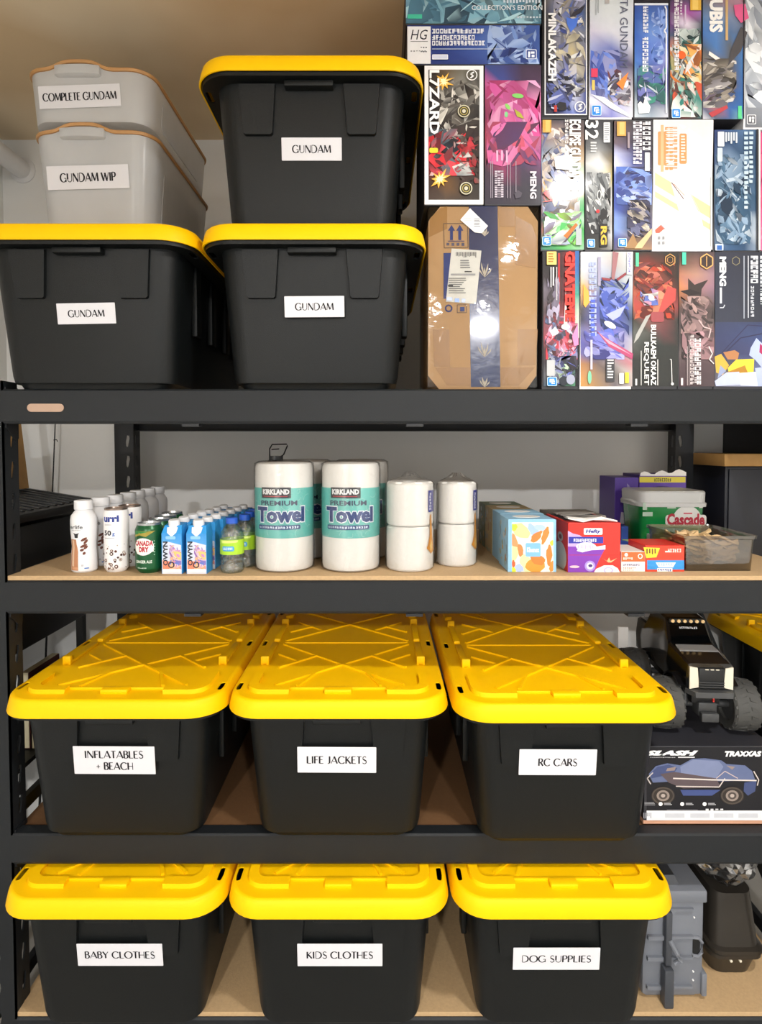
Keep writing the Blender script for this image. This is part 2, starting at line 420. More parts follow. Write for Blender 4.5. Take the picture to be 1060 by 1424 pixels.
for i, z in enumerate(BT):
    xb = UW-.004; BH = BHL[i]
    # front beam: a folded channel with a rolled top edge and a lower lip
    mb = MB(); prof = [(.001, z-BH+.006), (.004, z-BH), (.034, z-BH), (.034, z-BH+.004), (.006, z-BH+.004), (.005, z-.004), (.036, z-.005), (.036, z), (.005, z), (.001, z-.004)]
    mb.loft([[(rx(sx, xb), y-.002, zz) for y, zz in prof] for sx in (-1, 1)])
    fb = mb.build('front_beam', 'rack_steel', rack, smooth=0)
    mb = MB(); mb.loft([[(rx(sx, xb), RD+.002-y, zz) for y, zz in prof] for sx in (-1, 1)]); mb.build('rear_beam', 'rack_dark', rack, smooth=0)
    for sx in (-1, 1):        # end connectors with a gusset shape hooked into the post
        mb = MB(); x = rx(sx, UW+.001)
        mb.prism([(.006, z+.006), (.052, z+.006), (.052, z-BH-.035), (.040, z-BH-.04), (.006, z-BH-.01)], 0, .003, f=lambda u, v, h: (x-sx*h, u, v))
        mb.build('beam_connector', 'rack_dark', rack, smooth=0)
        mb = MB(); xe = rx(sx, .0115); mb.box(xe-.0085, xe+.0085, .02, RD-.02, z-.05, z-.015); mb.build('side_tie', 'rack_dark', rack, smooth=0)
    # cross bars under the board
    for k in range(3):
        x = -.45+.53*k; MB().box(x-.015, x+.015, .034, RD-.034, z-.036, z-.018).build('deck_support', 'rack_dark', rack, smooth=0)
        if i != 2: MB().box(x-.020, x+.020, .0, .030, z-BH-.007, z-BH-.0005).build('support_clip', 'rack_dark', rack, smooth=0)
    yb = .004 if i in (1, 3) else .038
    zt = z+.0115 if i in (1, 3) else z-.0055
    MB().box(RX0+.085, RX1-.085, yb, RD-.008 if i in (1, 3) else RD-.04, zt-.011, zt, .0008).build('shelf_board', 'shaded_board' if i == 2 else 'particle_board', rack, smooth=0)
for sx, z0, z1, y0, y1 in ((-1, .20, .52, .30, .72), (1, .55, .93, .36, .755), (1, .20, .52, .30, .72)):            # diagonal side braces
    mb = MB(); x = rx(sx, .014); mb.prism([(y0, z0), (y0-.03, z0+.03), (y1-.03, z1+.03), (y1, z1)], -.012, .012, f=lambda u, v, h: (x+h*.4, u, v)); mb.build('diagonal_brace', 'rack_steel', rack, smooth=0)
c = at(63, 567, -.0035); q = MB(); q.prism(rr2(c.x-.043, c.x+.043, c.z-.0095, c.z+.0095, .0094, 5), 0, .0022, f=lambda u, v, h: (u, -.0012-h, v))
npl = q.build('nameplate', 'brass', rack); tag(npl, 'pale metal nameplate on the top beam')
BH = BHL[2]
S = [z+(.0117 if i in (1, 3) else 0.0003) for i, z in enumerate(BT)]                                      # board tops

# ---------------------------------------------------------------- storage totes
TW, TL, THT = .522, .777, .362
def front_y(z): return -(.322+.030*(z-.012)/.288)             # local y of the front wall at height z
def tote_meshes():
    D = {}
    mb = MB()
    mb.loft([rrect(.350, .625, .040, 0), rrect(.360, .635, .042, .010), rrect(.385, .644, .045, .013), rrect(.392, .650, .045, .03),
             rrect(.432, .704, .050, .300), rrect(.434, .706, .050, .316), rrect(.436, .708, .050, .345)])
    D['body'] = mb.mesh('body', 'black_plastic')
    # lip around the top with the slots
    slots = [(sx*.2400, y) for sx in (-1, 1) for y in (-.300, 0, .300)]
    sl = [rr2(x-.0065, x+.0065, y-.022, y+.022, .006) for x, y in slots]
    inner = [(p[0], p[1]) for p in rrect(.434, .706, .05, 0)]
    mb = MB(); outer = [(p[0], p[1]) for p in rrect(.505, .763, .072, 0)]
    mb.plate(outer, sl+[inner], .3135, .317); mb.loft([rrect(.505, .763, .072, .317), rrect(.508, .766, .072, .334), rrect(.500, .759, .07, .334), rrect(.498, .757, .07, .317)], closed=True)
    D['lip'] = mb.mesh('lip', 'black_plastic')
    def panel(cx):
        mb = MB(); poly = [(cx-.043, .312), (cx+.043, .312), (cx+.034, .205), (cx+.030, .201), (cx-.030, .201), (cx-.034, .205)]
        mb.prism(poly, -.012, .009, f=lambda u, v, h: (u, front_y(v)-h, v), shrink=.05); return mb.mesh('front_panel', 'black_plastic', 20)
    D['p0'] = panel(-.118); D['p1'] = panel(.118)
    D['latch'] = MB().box(-.055, .055, -.372, -.340, .298, .312, .003).mesh('latch_block', 'black_plastic')
    D['rib'] = MB().box(-.007, .007, -.02, .02, .14, .312, .003).mesh('side_rib', 'black_plastic')
    # lid: flat top with slots, rolled edge, skirt
    mb = MB(); top = [(p[0], p[1]) for p in rrect(TW-.030, TL-.030, .072, 0, 8)]
    mb.plate(top, sl, .3575, .3605)
    R = lambda d, z, r: rrect(TW-d, TL-d, r, z, 8)
    mb.loft([R(.030, .3605, .072), R(.022, .3598, .074), R(.015, .356, .076), R(.008, .345, .080), R(.0, .324, .082), R(.001, .3215, .082), R(.007, .3215, .080), R(.014, .345, .077), R(.030, .3575, .072)], False, False)
    D['lid'] = mb.mesh('lid', 'yellow_plastic', 40)
    z0, z1 = .3603, .3705
    def ridge(poly, h=z1): mb = MB(); mb.prism(poly, z0, h, shrink=.035); return mb.mesh('lid_ridge', 'yellow_plastic', 20)
    D['ridge'] = []
    for sx in (-1, 1):
        for sy in (-1, 1):
            xo, yo = .217, .347; r = .040; P = []
            for i in range(7):
                a = math.radians(90*i/6); P.append((xo-r+r*math.cos(a), yo-r+r*math.sin(a)))
            P += [(.115, yo), (.115, yo-.024)]
            for i in range(7):
                a = math.radians(90-90*i/6); P.append((xo-.022-.022+.022*math.cos(a), yo-.024-.022+.022*math.sin(a)))
            P += [(xo-.022, .245), (xo, .235)]
            P = [(sx*x, sy*y) for x, y in P]
            if sx*sy < 0: P.reverse()
            mb = MB(); n = len(P); mb.loft([[(x, y, z0-.001) for x, y in P], [(x*.992, y*.995, z1) for x, y in P]]); D['ridge'].append(mb.mesh('lid_ridge', 'yellow_plastic', 25))
        for y0, y1 in ((-.17, -.012), (.012, .17)):
            x = sx*.206; mb = MB(); mb.box(x-.009, x+.009, y0, y1, z0-.001, z1-.002, .003)
            fy = y0 if y0 < -.1 else y1-.014
            mb.box(x-.011, x+.011, fy, fy+.014, z0-.001, z1+.013, .003)
            D['ridge'].append(mb.mesh('lid_ridge', 'yellow_plastic', 25))
    for sy in (-1, 1):
        D['ridge'].append(MB().box(-.032, .032, sy*.335-.012, sy*.335+.012, z0-.001, z1, .003).mesh('lid_block', 'yellow_plastic'))
        D['ridge'].append(MB().box(-.19, .19, sy*.321-.003, sy*.321+.003, z0-.001, z0+.006, .001).mesh('lid_step', 'yellow_plastic'))
    # raised diamond bars
    mb = MB(); bx, by = .175, .30
    def bar(a, b, wd=.0075, hh=.0045):
        a = Vector(a); b = Vector(b); d = (b-a).normalized(); nn = Vector((-d.y, d.x))*wd/2
        mb.prism([tuple(a+nn), tuple(a-nn), tuple(b-nn), tuple(b+nn)], z0-.001, z0+hh)
    for sy in (-1, 1):
        Cc = (0, sy*-.17)
        for sx in (-1, 1):
            bar(Cc, (sx*.180, sy*-.17+sy*.155)); bar(Cc, (sx*.155, sy*-.17-sy*.13))
            bar((sx*.065, sy*-.225), (sx*.10, sy*-.305)); bar((sx*.075, sy*-.105), (sx*.165, sy*-.19)); bar((sx*.12, sy*-.145), (sx*.18, sy*-.095))
    bar((-.18, 0), (.18, 0), .006, .003)
    D['bars'] = mb.mesh('diamond_ribs', 'yellow_plastic', 20)
    return D
TD = tote_meshes()
def tote(xc, yf, z, label, lines=None, lab=None, rz=0., group='black totes with yellow lids', lw=None):
    """xc centre, yf depth of the lid's front edge, z base; lab = pixel rectangle of the paper sticker, lines = its words"""
    t = thing('storage_tote', label, 'storage tote', (xc, yf+TL/2, z), rz, group)
    b = link('body', TD['body'], t)
    link('rim_lip', TD['lip'], b); link('front_panel', TD['p0'], b); link('front_panel', TD['p1'], b); link('latch_block', TD['latch'], b)
    for sx in (-1, 1):
        for y in (-.20, -.07, .07, .20): link('side_rib', TD['rib'], b, (sx*.2145, y, 0))
    l = link('lid', TD['lid'], t); tag(l, 'yellow lid with raised ridges')
    for m in TD['ridge']: link(m.name.split('.')[0], m, l)
    link('diamond_ribs', TD['bars'], l)
    if lines:
        x0, y0, x1, y1, tilt = lab
        Y = yf+TL/2-.338; c = at((x0+x1)/2, (y0+y1)/2, Y); a = at(x0, y0, Y); e = at(x1, y1, Y)
        W, H = e.x-a.x, a.z-e.z; lz = c.z-z; lx = c.x-xc
        sl = math.atan2(.030, .288)
        q = MB(); q.prism(rr2(-W/2, W/2, -H/2, H/2, .0012, 2), 0, .0006, f=lambda u, v, h: (u, -h, v))
        # the sticker lies on the wall, or bridges the raised panels it crosses
        over = .0105 if lz+H/2 > .205 else .0016
        s = q.build('sticker', 'paper', t, (lx, front_y(lz)-over, lz), (sl, math.radians(tilt), 0), smooth=0); tag(s, 'white paper sticker with black lettering')
        art = Art(down=False, step=2e-5, base=7.5e-4); n = len(lines); ch = lw[1]*H
        for i, ln in enumerate(lines):
            cy = ((n-1)/2-i)*ch*1.6; sticker_text(art, ln, 0, cy-ch/2, cy+ch/2, lw[0]*W*(len(ln)/max(len(q) for q in lines))**1.0)
        art.build('lettering', 'paper_print', flat_front(), s)
    return t
def lx(pxl, pxr, Y, py):
    Y += .085; return (at(pxl, py, Y).x + at(pxr, py, Y).x)/2
yT = -.075
xt2 = lx(283, 593, yT, 330)
t1 = tote(xt2-.527, yT, S[0], 'black tote with yellow lid on the top shelf under the two translucent boxes', ['GUNDAM'], (80, 422, 161.5, 450.5, -1), lw=(.62, .33))
t2 = tote(lx(283, 593, yT, 330), yT, S[0], 'black tote with yellow lid, lower of the two stacked beside the taped cardboard box', ['GUNDAM'], (397, 414, 479.5, 442.5, -.4), lw=(.64, .33))
t3 = tote(lx(278, 590, yT+.01, 105), yT+.01, S[0]+THT+.0092, 'black tote with yellow lid stacked on top of another tote, nearest the ceiling', ['GUNDAM'], (392, 193, 475.5, 223.5, 0), lw=(.64, .33))
y2 = -.08; xm2 = lx(319, 620, y2, 995)+.004
tote(xm2-.5235, y2, S[2], 'black tote with yellow lid, sticker reading INFLATABLES + BEACH', ['INFLATABLES', '+ BEACH'], (107, 1032, 219.5, 1072.5, .3), rz=0, lw=(.72, .26))
tote(xm2, y2, S[2], 'black tote with yellow lid, sticker reading LIFE JACKETS', ['LIFE JACKETS'], (415, 1033, 523.5, 1070.5, .3), lw=(.76, .28))
tote(xm2+.529, y2-.02, S[2], 'black tote with yellow lid, sticker reading RC CARS', ['RC CARS'], (720, 1036, 826, 1073.5, .2), rz=0, lw=(.50, .28))
y3 = -.10; xm3 = lx(320, 622, y3, 1275)+.002
tote(xm3-.5235, y3, S[3], 'black tote with yellow lid, sticker reading BABY CLOTHES', ['BABY CLOTHES'], (112, 1303, 230, 1336.5, 0), rz=0, lw=(.82, .30))
tote(xm3, y3, S[3], 'black tote with yellow lid, sticker reading KIDS CLOTHES', ['KIDS CLOTHES'], (415, 1303, 532, 1337, 0), lw=(.78, .30))
tote(xm3+.527, y3, S[3], 'black tote with yellow lid, sticker reading DOG SUPPLIES', ['DOG SUPPLIES'], (712, 1309, 831, 1342.5, 0), rz=0, lw=(.80, .30))

# ---------------------------------------------------------------- translucent boxes with bamboo rims
def frosted():
    m, N, L, b = nt('frosted_plastic')
    b.inputs['Base Color'].default_value = lin('#e4e6e8'); b.inputs['Roughness'].default_value = .28; b.inputs['Specular IOR Level'].default_value = .6
    tr = N.new('ShaderNodeBsdfTranslucent'); tr.inputs[0].default_value = lin('#ececec')
    tp = N.new('ShaderNodeBsdfTransparent'); tp.inputs[0].default_value = (.93, .93, .93, 1)
    n = N.new('ShaderNodeTexNoise'); n.inputs['Scale'].default_value = 6; tc = N.new('ShaderNodeTexCoord'); L.new(tc.outputs['Object'], n.inputs['Vector'])
    a = N.new('ShaderNodeMixShader'); a.inputs[0].default_value = .35; L.new(b.outputs[0], a.inputs[1]); L.new(tr.outputs[0], a.inputs[2])
    c = N.new('ShaderNodeMixShader'); mr = N.new('ShaderNodeMapRange'); mr.inputs[3].default_value = .22; mr.inputs[4].default_value = .42; L.new(n.outputs['Fac'], mr.inputs[0])
    L.new(mr.outputs[0], c.inputs[0]); L.new(a.outputs[0], c.inputs[1]); L.new(tp.outputs[0], c.inputs[2]); L.new(c.outputs[0], N['Material Output'].inputs['Surface'])
    return m
M['frosted'] = frosted()
M['bamboo'] = mat('bamboo_rim', '#b98a55', .5, var=.12, vscale=40)
def clear_box(xc, yf, z, w, l, h, taper, label, line, lab, lw):
    """open-topped translucent box; the rim swells upwards over the front grip"""
    t = thing('translucent_box', label, 'storage box', (xc, yf+l/2, z), 0, 'translucent boxes with bamboo rims')
    wave = lambda x, y: .020*math.exp(-((x+.02)/.060)**4)*(1 if abs(abs(y)-l/2) < .045 else 0)
    def ring(k, zz, ins=0, wv=False):
        W, L_ = w-2*taper*(1-k)-2*ins, l-2*taper*(1-k)-2*ins
        P = []
        base = rrect(W, L_, .055-ins, zz, 8)
        n = len(base)
        for i in range(n):          # densify long sides so that the wave has points
            a, b = base[i], base[(i+1) % n]; d = math.dist(a, b); m = max(1, int(d/.012))
            m = m if d > .05 else 1
            for j in range(m):
                f = j/m; p = (a[0]+(b[0]-a[0])*f, a[1]+(b[1]-a[1])*f, zz); P.append((p[0], p[1], zz+(wave(p[0], p[1]) if wv else 0)))
        return P
    nf = ring(1, h, 0, True); m = len(nf)
    def rs(k, zz, ins=0, wv=False):
        r = ring(k, zz, ins, wv)
        if len(r) == m: return r
        # resample to m points by arc parameter of the top ring
        return [((p[0])*((w-2*taper*(1-k)-2*ins)/w), p[1]*((l-2*taper*(1-k)-2*ins)/l), zz+(wave(p[0], p[1]) if wv else 0)) for p in nf]
    mb = MB(); mb.loft([rs(-.05, 0.002), rs(0, .006), rs(1, h-.004, 0, True), rs(1, h-.004, .0025, True), rs(0, .010, .0025), rs(-.05, .008, .0025)], True, True)
    body = mb.build('body', 'frosted', t)
    mb = MB(); mb.loft([rs(1, h-.005, -.004, True), rs(1, h+.001, -.0055, True), rs(1, h+.004, -.003, True), rs(1, h+.004, .002, True), rs(1, h-.005, .002, True)], closed=True)
    mb.build('rim', 'bamboo', t)
    # grip: a shallow pocket lip bulging from the front
    mb = MB(); R = []
    for zz, o in ((-.030, .002), (-.026, .011), (-.006, .013), (-.002, .004)):
        R.append([(-.02+.058*math.cos(a)*(1-.1*(zz < -.028)), -l/2-o*max(0, math.sin(a))**.5 if math.sin(a) > 0 else -l/2+.002, h+zz+.012) for a in [2*PI*i/24 for i in range(24)]])
    mb.loft(R); mb.build('grip', 'frosted', t)
    # moulded frame on the long side
    for sx in (-1, 1):
        mb = MB(); mb.prism(rr2(-l*.32, l*.30, h*.18, h*.80, .02), 0, .0025, f=lambda u, v, hh: (sx*((w/2-taper*(1-v/h))+hh-.001), u, v)); mb.build('side_panel', 'frosted', t)
    x0, y0, x1, y1, tilt = lab; Y = yf+taper*.4; a = at(x0, y0, Y); e = at(x1, y1, Y); W, H = e.x-a.x, a.z-e.z; c = (a+e)/2
    lz = c.z-z; q = MB(); q.prism(rr2(-W/2, W/2, -H/2, H/2, .001, 2), 0, .0005, f=lambda u, v, hh: (u, -hh, v))
    s = q.build('sticker', 'paper', t, (c.x-xc, -l/2+taper*(1-lz/h)-.0015, lz), (math.atan2(taper, h), math.radians(tilt), 0), smooth=0); tag(s, 'white paper sticker with black lettering')
    art = Art(down=False, step=2e-5, base=6.5e-4); sticker_text(art, line, 0, -lw[1]*H/2, lw[1]*H/2, lw[0]*W); art.build('lettering', 'paper_print', flat_front(), s)
    return t
zl = S[0]+THT+.0092
yc = .13
xl_, xr_ = at(40, 180, yc).x, at(218, 180, yc+.03).x
cb_w = xr_-xl_; h1 = at(120, 184, yc).z-zl
cbx = (xl_+xr_)/2
lowbox = clear_box(cbx, yc, zl, cb_w, .50, h1, .022, 'lower translucent box with tan rim standing on a yellow lid', 'GUNDAM WIP', (66, 231, 180, 263, -1.6), (.68, .36))
z_up = zl+h1+.0045+.018
h2 = at(120, 97, yc-.01).z-z_up
clear_box(cbx-.004, yc-.01, z_up, cb_w+.006, .50, h2, .008, 'upper translucent box with tan rim, stacked on another translucent box', 'COMPLETE GUNDAM', (54, 119, 168, 149.5, -2), (.90, .34))
# crumpled parts bags inside the lower box
M['cream_card'] = mat('cream_card', '#d8cfae', .6, var=.1)
M['foggy_bag'] = mat('foggy_bag', '#b9b4ae', .35, var=.15, vscale=12)
M['orange_part'] = mat('orange_part', '#b9793a', .5)
rr = random.Random(4)
def lump(name, m, loc, sc, seed, lab, cat, group=None, n=2):
    bm = bmesh.new(); bmesh.ops.create_icosphere(bm, subdivisions=n, radius=1); r = random.Random(seed)
    for v in bm.verts: v.co = Vector((v.co.x*sc[0], v.co.y*sc[1], v.co.z*sc[2]))*r.uniform(.72, 1.1)
    me = bpy.data.meshes.new(name); bm.to_mesh(me); bm.free(); me.materials.append(M[m]); 
    return tag(link(name, me, None, loc), lab, cat, group)
for i in range(3):
    q = MB(); q.box(-.045, .045, -.0008, .0008, -.03, .03, rot=Euler((rr.uniform(-.3, .3), rr.uniform(-.5, .5), 0)).to_matrix())
    tag(q.build('paper_card', 'cream_card', None, (cbx-.05+.065*i, yc+.06+.03*i, zl+.062), smooth=0), ['folded cream card at the left inside the lower translucent box', 'cream card in the middle inside the lower translucent box', 'cream card at the right inside the lower translucent box'][i], 'card', 'cards inside the lower translucent box')
lump('parts_bag', 'foggy_bag', (cbx+.03, yc+.24, zl+.075), (.09, .09, .06), 3, 'crumpled greyish parts bag inside the lower translucent box', 'bag')
lump('orange_part', 'orange_part', (cbx-.075, yc+.14, zl+.045), (.028, .028, .028), 9, 'small orange lump inside the lower translucent box', 'model part')

# white pipe running into the back wall
e = at(32, 237, YW); e.y = YW
q = MB(); q.cyl((e.x, YW-.001, e.z), (e.x, YW-1.0, e.z), .034, 24); pipe = thing('white_pipe', 'white plastic pipe entering the back wall near the ceiling', 'pipe', (0, 0, 0)); q.build('pipe_run', 'white_plastic', pipe)
MB().lathe([(.035, 0), (.048, 0), (.048, .004), (.035, .010)], 24).build('wall_flange', 'white_plastic', pipe, (e.x, YW, e.z), (PI/2, 0, 0))

# ---------------------------------------------------------------- model kit boxes
M['card_edge'] = mat('dark_card', '#2a2a30', .5, var=.05)
M['card_white'] = mat('white_card', '#dedee2', .5, var=.02)
KIT = 'model kit boxes on the top shelf'
ZR1 = at(850, 349.5, .02).z                  # tops of the three rows
ZR2 = at(850, 167, .02).z
def kit(label, rect, Yf, art_fn, side='card_edge', depth=.30, zb=None, zt=None, name='model_kit_box', mt='gloss_print'):
    x0, y0, x1, y1 = rect; a = at(x0, y1, Yf); b = at(x1, y0, Yf)
    zb = a.z if zb is None else zb; zt = b.z if zt is None else zt
    xm = (at(x0, (y0+y1)/2, Yf).x+at(x1, (y0+y1)/2, Yf).x)/2; hw = (at(x1, (y0+y1)/2, Yf).x-at(x0, (y0+y1)/2, Yf).x)/2-.0006
    o = Vector((xm, Yf, zb))
    t = thing(name, label, 'box', o, 0, KIT)
    MB().box(-hw, hw, 0, depth, 0, zt-zb-.0004, .0015).build('carton', side, t, smooth=0)
    art = Art(); art_fn(art, x0+.6, y0+.6, x1-.6, y1-.6)
    m = px_front(Yf, o, zb+.0004)
    art.build('printed_front', mt, m, t)
    return t
def logo_blue(a, x0, y0, x1, y1):
    a.rrect(x0, y0, x1, y1, 1.6, '#cfe6fa'); a.rrect(x0+.8, y0+.8, x1-.8, y1-.8, 1.2, '#1880d8'); W, H = x1-x0, y1-y0
    a.rect(x0+W*.25, y0+H*.22, x0+W*.72, y0+H*.34, '#ffffff'); a.rect(x0+W*.25, y0+H*.22, x0+W*.38, y0+H*.62, '#ffffff')
    a.rect(x0+W*.55, y0+H*.42, x0+W*.78, y0+H*.52, '#ffffff'); a.rect(x0+W*.55, y0+H*.62, x0+W*.78, y0+H*.74, '#ffffff'); a.rect(x0+W*.44, y0+H*.42, x0+W*.56, y0+H*.78, '#ffffff')
def logo_round(a, cx, cy, r, col='#f4f4f6'):
    a.ring(cx, cy, r, r, r*.18, col); a.line([(cx+r*.4, cy-r*.55), (cx-r*.25, cy-r*.2), (cx+r*.3, cy+r*.2), (cx-r*.3, cy+r*.6)], r*.28, col)
def hexa(a, cx, cy, r, col, fill=None):
    P = [(cx+r*math.cos(math.radians(30+60*i)), cy+r*1.1*math.sin(math.radians(30+60*i))) for i in range(7)]
    if fill: a.poly(P[:6], fill)
    a.line(P, r*.16, col)

def aA(a, x0, y0, x1, y1):
    a.grad(x0, y0, x1, y1, [['#3d5b78', '#547b95', '#33506a', '#446684', '#58809b', '#4d748f'], ['#6d98b2', '#86b2c6', '#2b4254', '#3a5d78', '#557e9c', '#5e8aa8'], ['#3f6678', '#5f909e', '#28485a', '#41708c', '#56829e', '#4e7c98']])
    a.shards(x0, y0, x1, y1, ['#20384a', '#7fb0c4', '#a8d0dc', '#335468', '#4f7f98'], 46, 1, .55)
    a.text("COLLECTION'S EDITION", 656, 8, 754, 15, '#e8eef4', bold=.005); a.bars(700, 1, 753, 6, 12, '#cfdbe6', 3); a.rect(567, 21, 587, 27, '#3fb89a')
    a.bars(719, 24, 754, 26.5, 8, '#c9d6e2', 2)
def aB(a, x0, y0, x1, y1):
    a.grad(x0, y0, x1, y1, [['#23387c', '#22387c', '#2c4590', '#4a66ae', '#3a5698'], ['#20306e', '#233a80', '#3d59a2', '#5f80c0', '#2c4486'], ['#1d2c66', '#1f3272', '#263c80', '#39549a', '#22356f']])
    a.shards(678, y0, x1, y1, ['#6484c4', '#8fa9da', '#1c2a5e', '#3a5599', '#a9bfe4', '#2a4186'], 40, 2, .55)
    a.rect(x0, y0+2, 599, y1, '#e3e3e6'); a.text('HG', 571, 42, 595, 56, '#1c2030', shear=.25, bold=.0); a.rect(571, 58, 595, 58.8, '#444850')
    a.bars(585, 66, 595, 68, 3, '#55585f', 1); a.bars(571, 71, 594, 73, 6, '#8a8c92', 2); a.bars(585, 72, 595, 74, 3, '#55585f', 3)
    for (yy, xx, n) in ((41, 674, 13), (50, 661, 12), (58, 675, 15)): a.bars(601, yy, xx, yy+6.5, n, '#e9edf6', n, duty=.78)
    a.rect(601, 69, 702, 69.8, '#c6cfe4'); a.rrect(601, 77, 623, 84, 1, '#e6eaf4'); a.rect(602, 78, 622, 83, '#c9d0e4'); a.rrect(731, 70, 746, 83.5, 1.5, '#dfe6f4'); a.rrect(732, 71, 745, 82.5, 1.2, '#26408a')
    a.rect(734, 73, 737, 81, '#f0f4fb'); a.rect(738, 73, 743, 76, '#f0f4fb'); a.rect(739, 77.5, 743, 81, '#f0f4fb')
def aC(a, x0, y0, x1, y1):
    a.rect(x0, y0, x1, y1, '#efeff1')
    X0, Y0, X1, Y1 = 596, 97, 667, 278
    a.grad(X0, Y0, X1, Y1, [['#2c2220', '#5c4a30', '#6a675c', '#5c5a52'], ['#241c1c', '#4b4640', '#8b8a84', '#4c4a44'], ['#1b1516', '#3c3836', '#5a5652', '#393531'], ['#1f1414', '#2b2422', '#3a3230', '#25201e'], ['#56131a', '#2d1b1c', '#3a2020', '#2a1c1c'], ['#8c1820', '#402020', '#4c2424', '#302222'], ['#3a241c', '#6a4a26', '#3b302a', '#241e1c'], ['#3f302a', '#4a3c34', '#3a302a', '#2d2724']])
    a.shards(610, 110, X1, 190, ['#6e6b66', '#302c2a', '#a8a49c', '#1b1717', '#d8d4cc', '#4d4640'], 34, 5, .28)
    a.shards(X0, 180, 660, 245, ['#c81f2c', '#7d1119', '#2a1a1a', '#e04450', '#1c2430', '#51606a', '#d3d0cc'], 46, 6, .26)
    a.shards(640, 190, X1, 262, ['#3a2a28', '#a62430', '#1b1616', '#5c4c46'], 26, 7, .22)
    for (cx, cy, r, n, s) in ((617, 115, 11, 9, 1), (612, 250, 12, 9, 4)):
        rg = random.Random(s); P = []
        for i in range(n*2):
            q_ = r*(1.25 if i % 2 else .55)*rg.uniform(.7, 1.2); P.append((cx+q_*math.cos(PI*i/n), cy+q_*math.sin(PI*i/n)))
        a.poly(P, '#f2b84a'); a.poly([(cx+(u-cx)*.55, cy+(v-cy)*.55) for u, v in P], '#fff2c0')
    for cx, cy in ((645, 156), (648, 263)): a.ell(cx, cy, 9, 9, '#3a3420'); a.ring(cx, cy, 8, 8, 1.3, '#d8d2b8'); a.ring(cx, cy, 5, 5, 1, '#b9a860'); a.ell(cx, cy, 2.6, 2.6, '#cfc9b4')
    a.rrect(597, 207, 609, 214, 2, '#d9d23a'); a.text('L7ZARD', 597, 99, 611, 188, '#f6f6f8', rot=1, bold=.03)
    logo_round(a, 656, 106, 7)
def aD(a, x0, y0, x1, y1):
    a.grad(x0, y0, x1, y1, [['#33457e', '#3a3f78', '#3b2d44', '#3a2c40'], ['#b85a90', '#39468a', '#42304c', '#4b3450'], ['#8c3a5c', '#a0305f', '#b4589a', '#d78ab4'], ['#6a2c48', '#8d2c56', '#c0568e', '#e88ac0'], ['#9c3c52', '#a43a58', '#96486e', '#e277ae'], ['#7c3c4a', '#7a3a6a', '#4b3a6a', '#a04a84'], ['#3a2838', '#803058', '#3c2d46', '#5d3a5c'], ['#33273a', '#3c2c40', '#2d2836', '#2c2836'], ['#282431', '#2a2634', '#26232e', '#25222d']])
    a.shards(x0+2, 112, x1-1, 205, ['#d24c92', '#b23a72', '#e987bd', '#7a2850', '#f0a8d0', '#9a3260', '#c05a9a'], 26, 11, .42, ang=(35, 60, 130))
    a.shards(x0+2, 170, x1-1, 232, ['#c4506a', '#a03c58', '#433264', '#d867a4', '#5b2c4a', '#e07cb0'], 22, 12, .38, ang=(50, 120))
    a.ell(720, 134, 8, 3.2, '#7ec866', rot=.1); a.ell(706, 149, 5, 2.6, '#8fd06a', rot=.9); a.ell(704, 160, 2.4, 4, '#7ec88a'); a.poly([(715, 152), (724, 158), (729, 166), (719, 163)], '#a9a83a')
    a.text('MENG', 737, 239, 746, 277, '#d9d4de', rot=1, bold=.04); a.bars(688, 238, 700, 276, 12, '#c9bfcc', 8, vert=False, duty=.7)
    for u in (682, 684.5, 705, 709, 717): a.rect(u, 225, u+.8, 276, '#a99fae')
    a.poly([(715, 270), (720, 265), (726, 269), (724, 275), (717, 277)], '#4a4450'); a.bars(690, 210, 710, 232, 3, '#d8a8c8', 4, duty=.4)
def aF(a, x0, y0, x1, y1):
    a.rect(x0, y0, x1, y1, '#18181f'); a.rect(757.5, y0, 816.5, 160, '#e8e8ec'); a.grad(759, y0, 815, 158.5, [['#8a8578', '#4a4a52', '#c9c9c4', '#5468b0'], ['#6a665c', '#505060', '#7a7a88', '#4a5a9c'], ['#3a3a40', '#7880a8', '#4468c4', '#4c5a74'], ['#2d2d33', '#807e84', '#8a8a90', '#6b7284'], ['#2a2a30', '#8e8c90', '#c4b488', '#6d6f86'], ['#2b2b32', '#5c5a60', '#8c98c0', '#34406e'], ['#22222a', '#4c4c56', '#c8cce0', '#2a3c84'], ['#1c1c26', '#2c3058', '#6a7cc0', '#26357c']])
    a.shards(770, y0, 814, 135, ['#e4e4e2', '#4a5cae', '#2a2a32', '#9a98a0', '#c9c0a4', '#6c6c78', '#b4b8d8', '#3a3a46'], 80, 21, .30)
    a.shards(760, 100, 800, 155, ['#2b2f50', '#c9cce0', '#5a66a8', '#1c1c24'], 26, 22, .3); a.poly([(787, 26), (796, 28), (804, 26), (801, 38), (793, 47), (788, 36)], '#4a74d4')
    a.text('MINLAKAZEH', 762, 20, 773, 114, '#f2f2f4', rot=1, bold=.04); logo_round(a, 806, 150, 7); a.rect(770, 148, 774, 157, '#b03028')
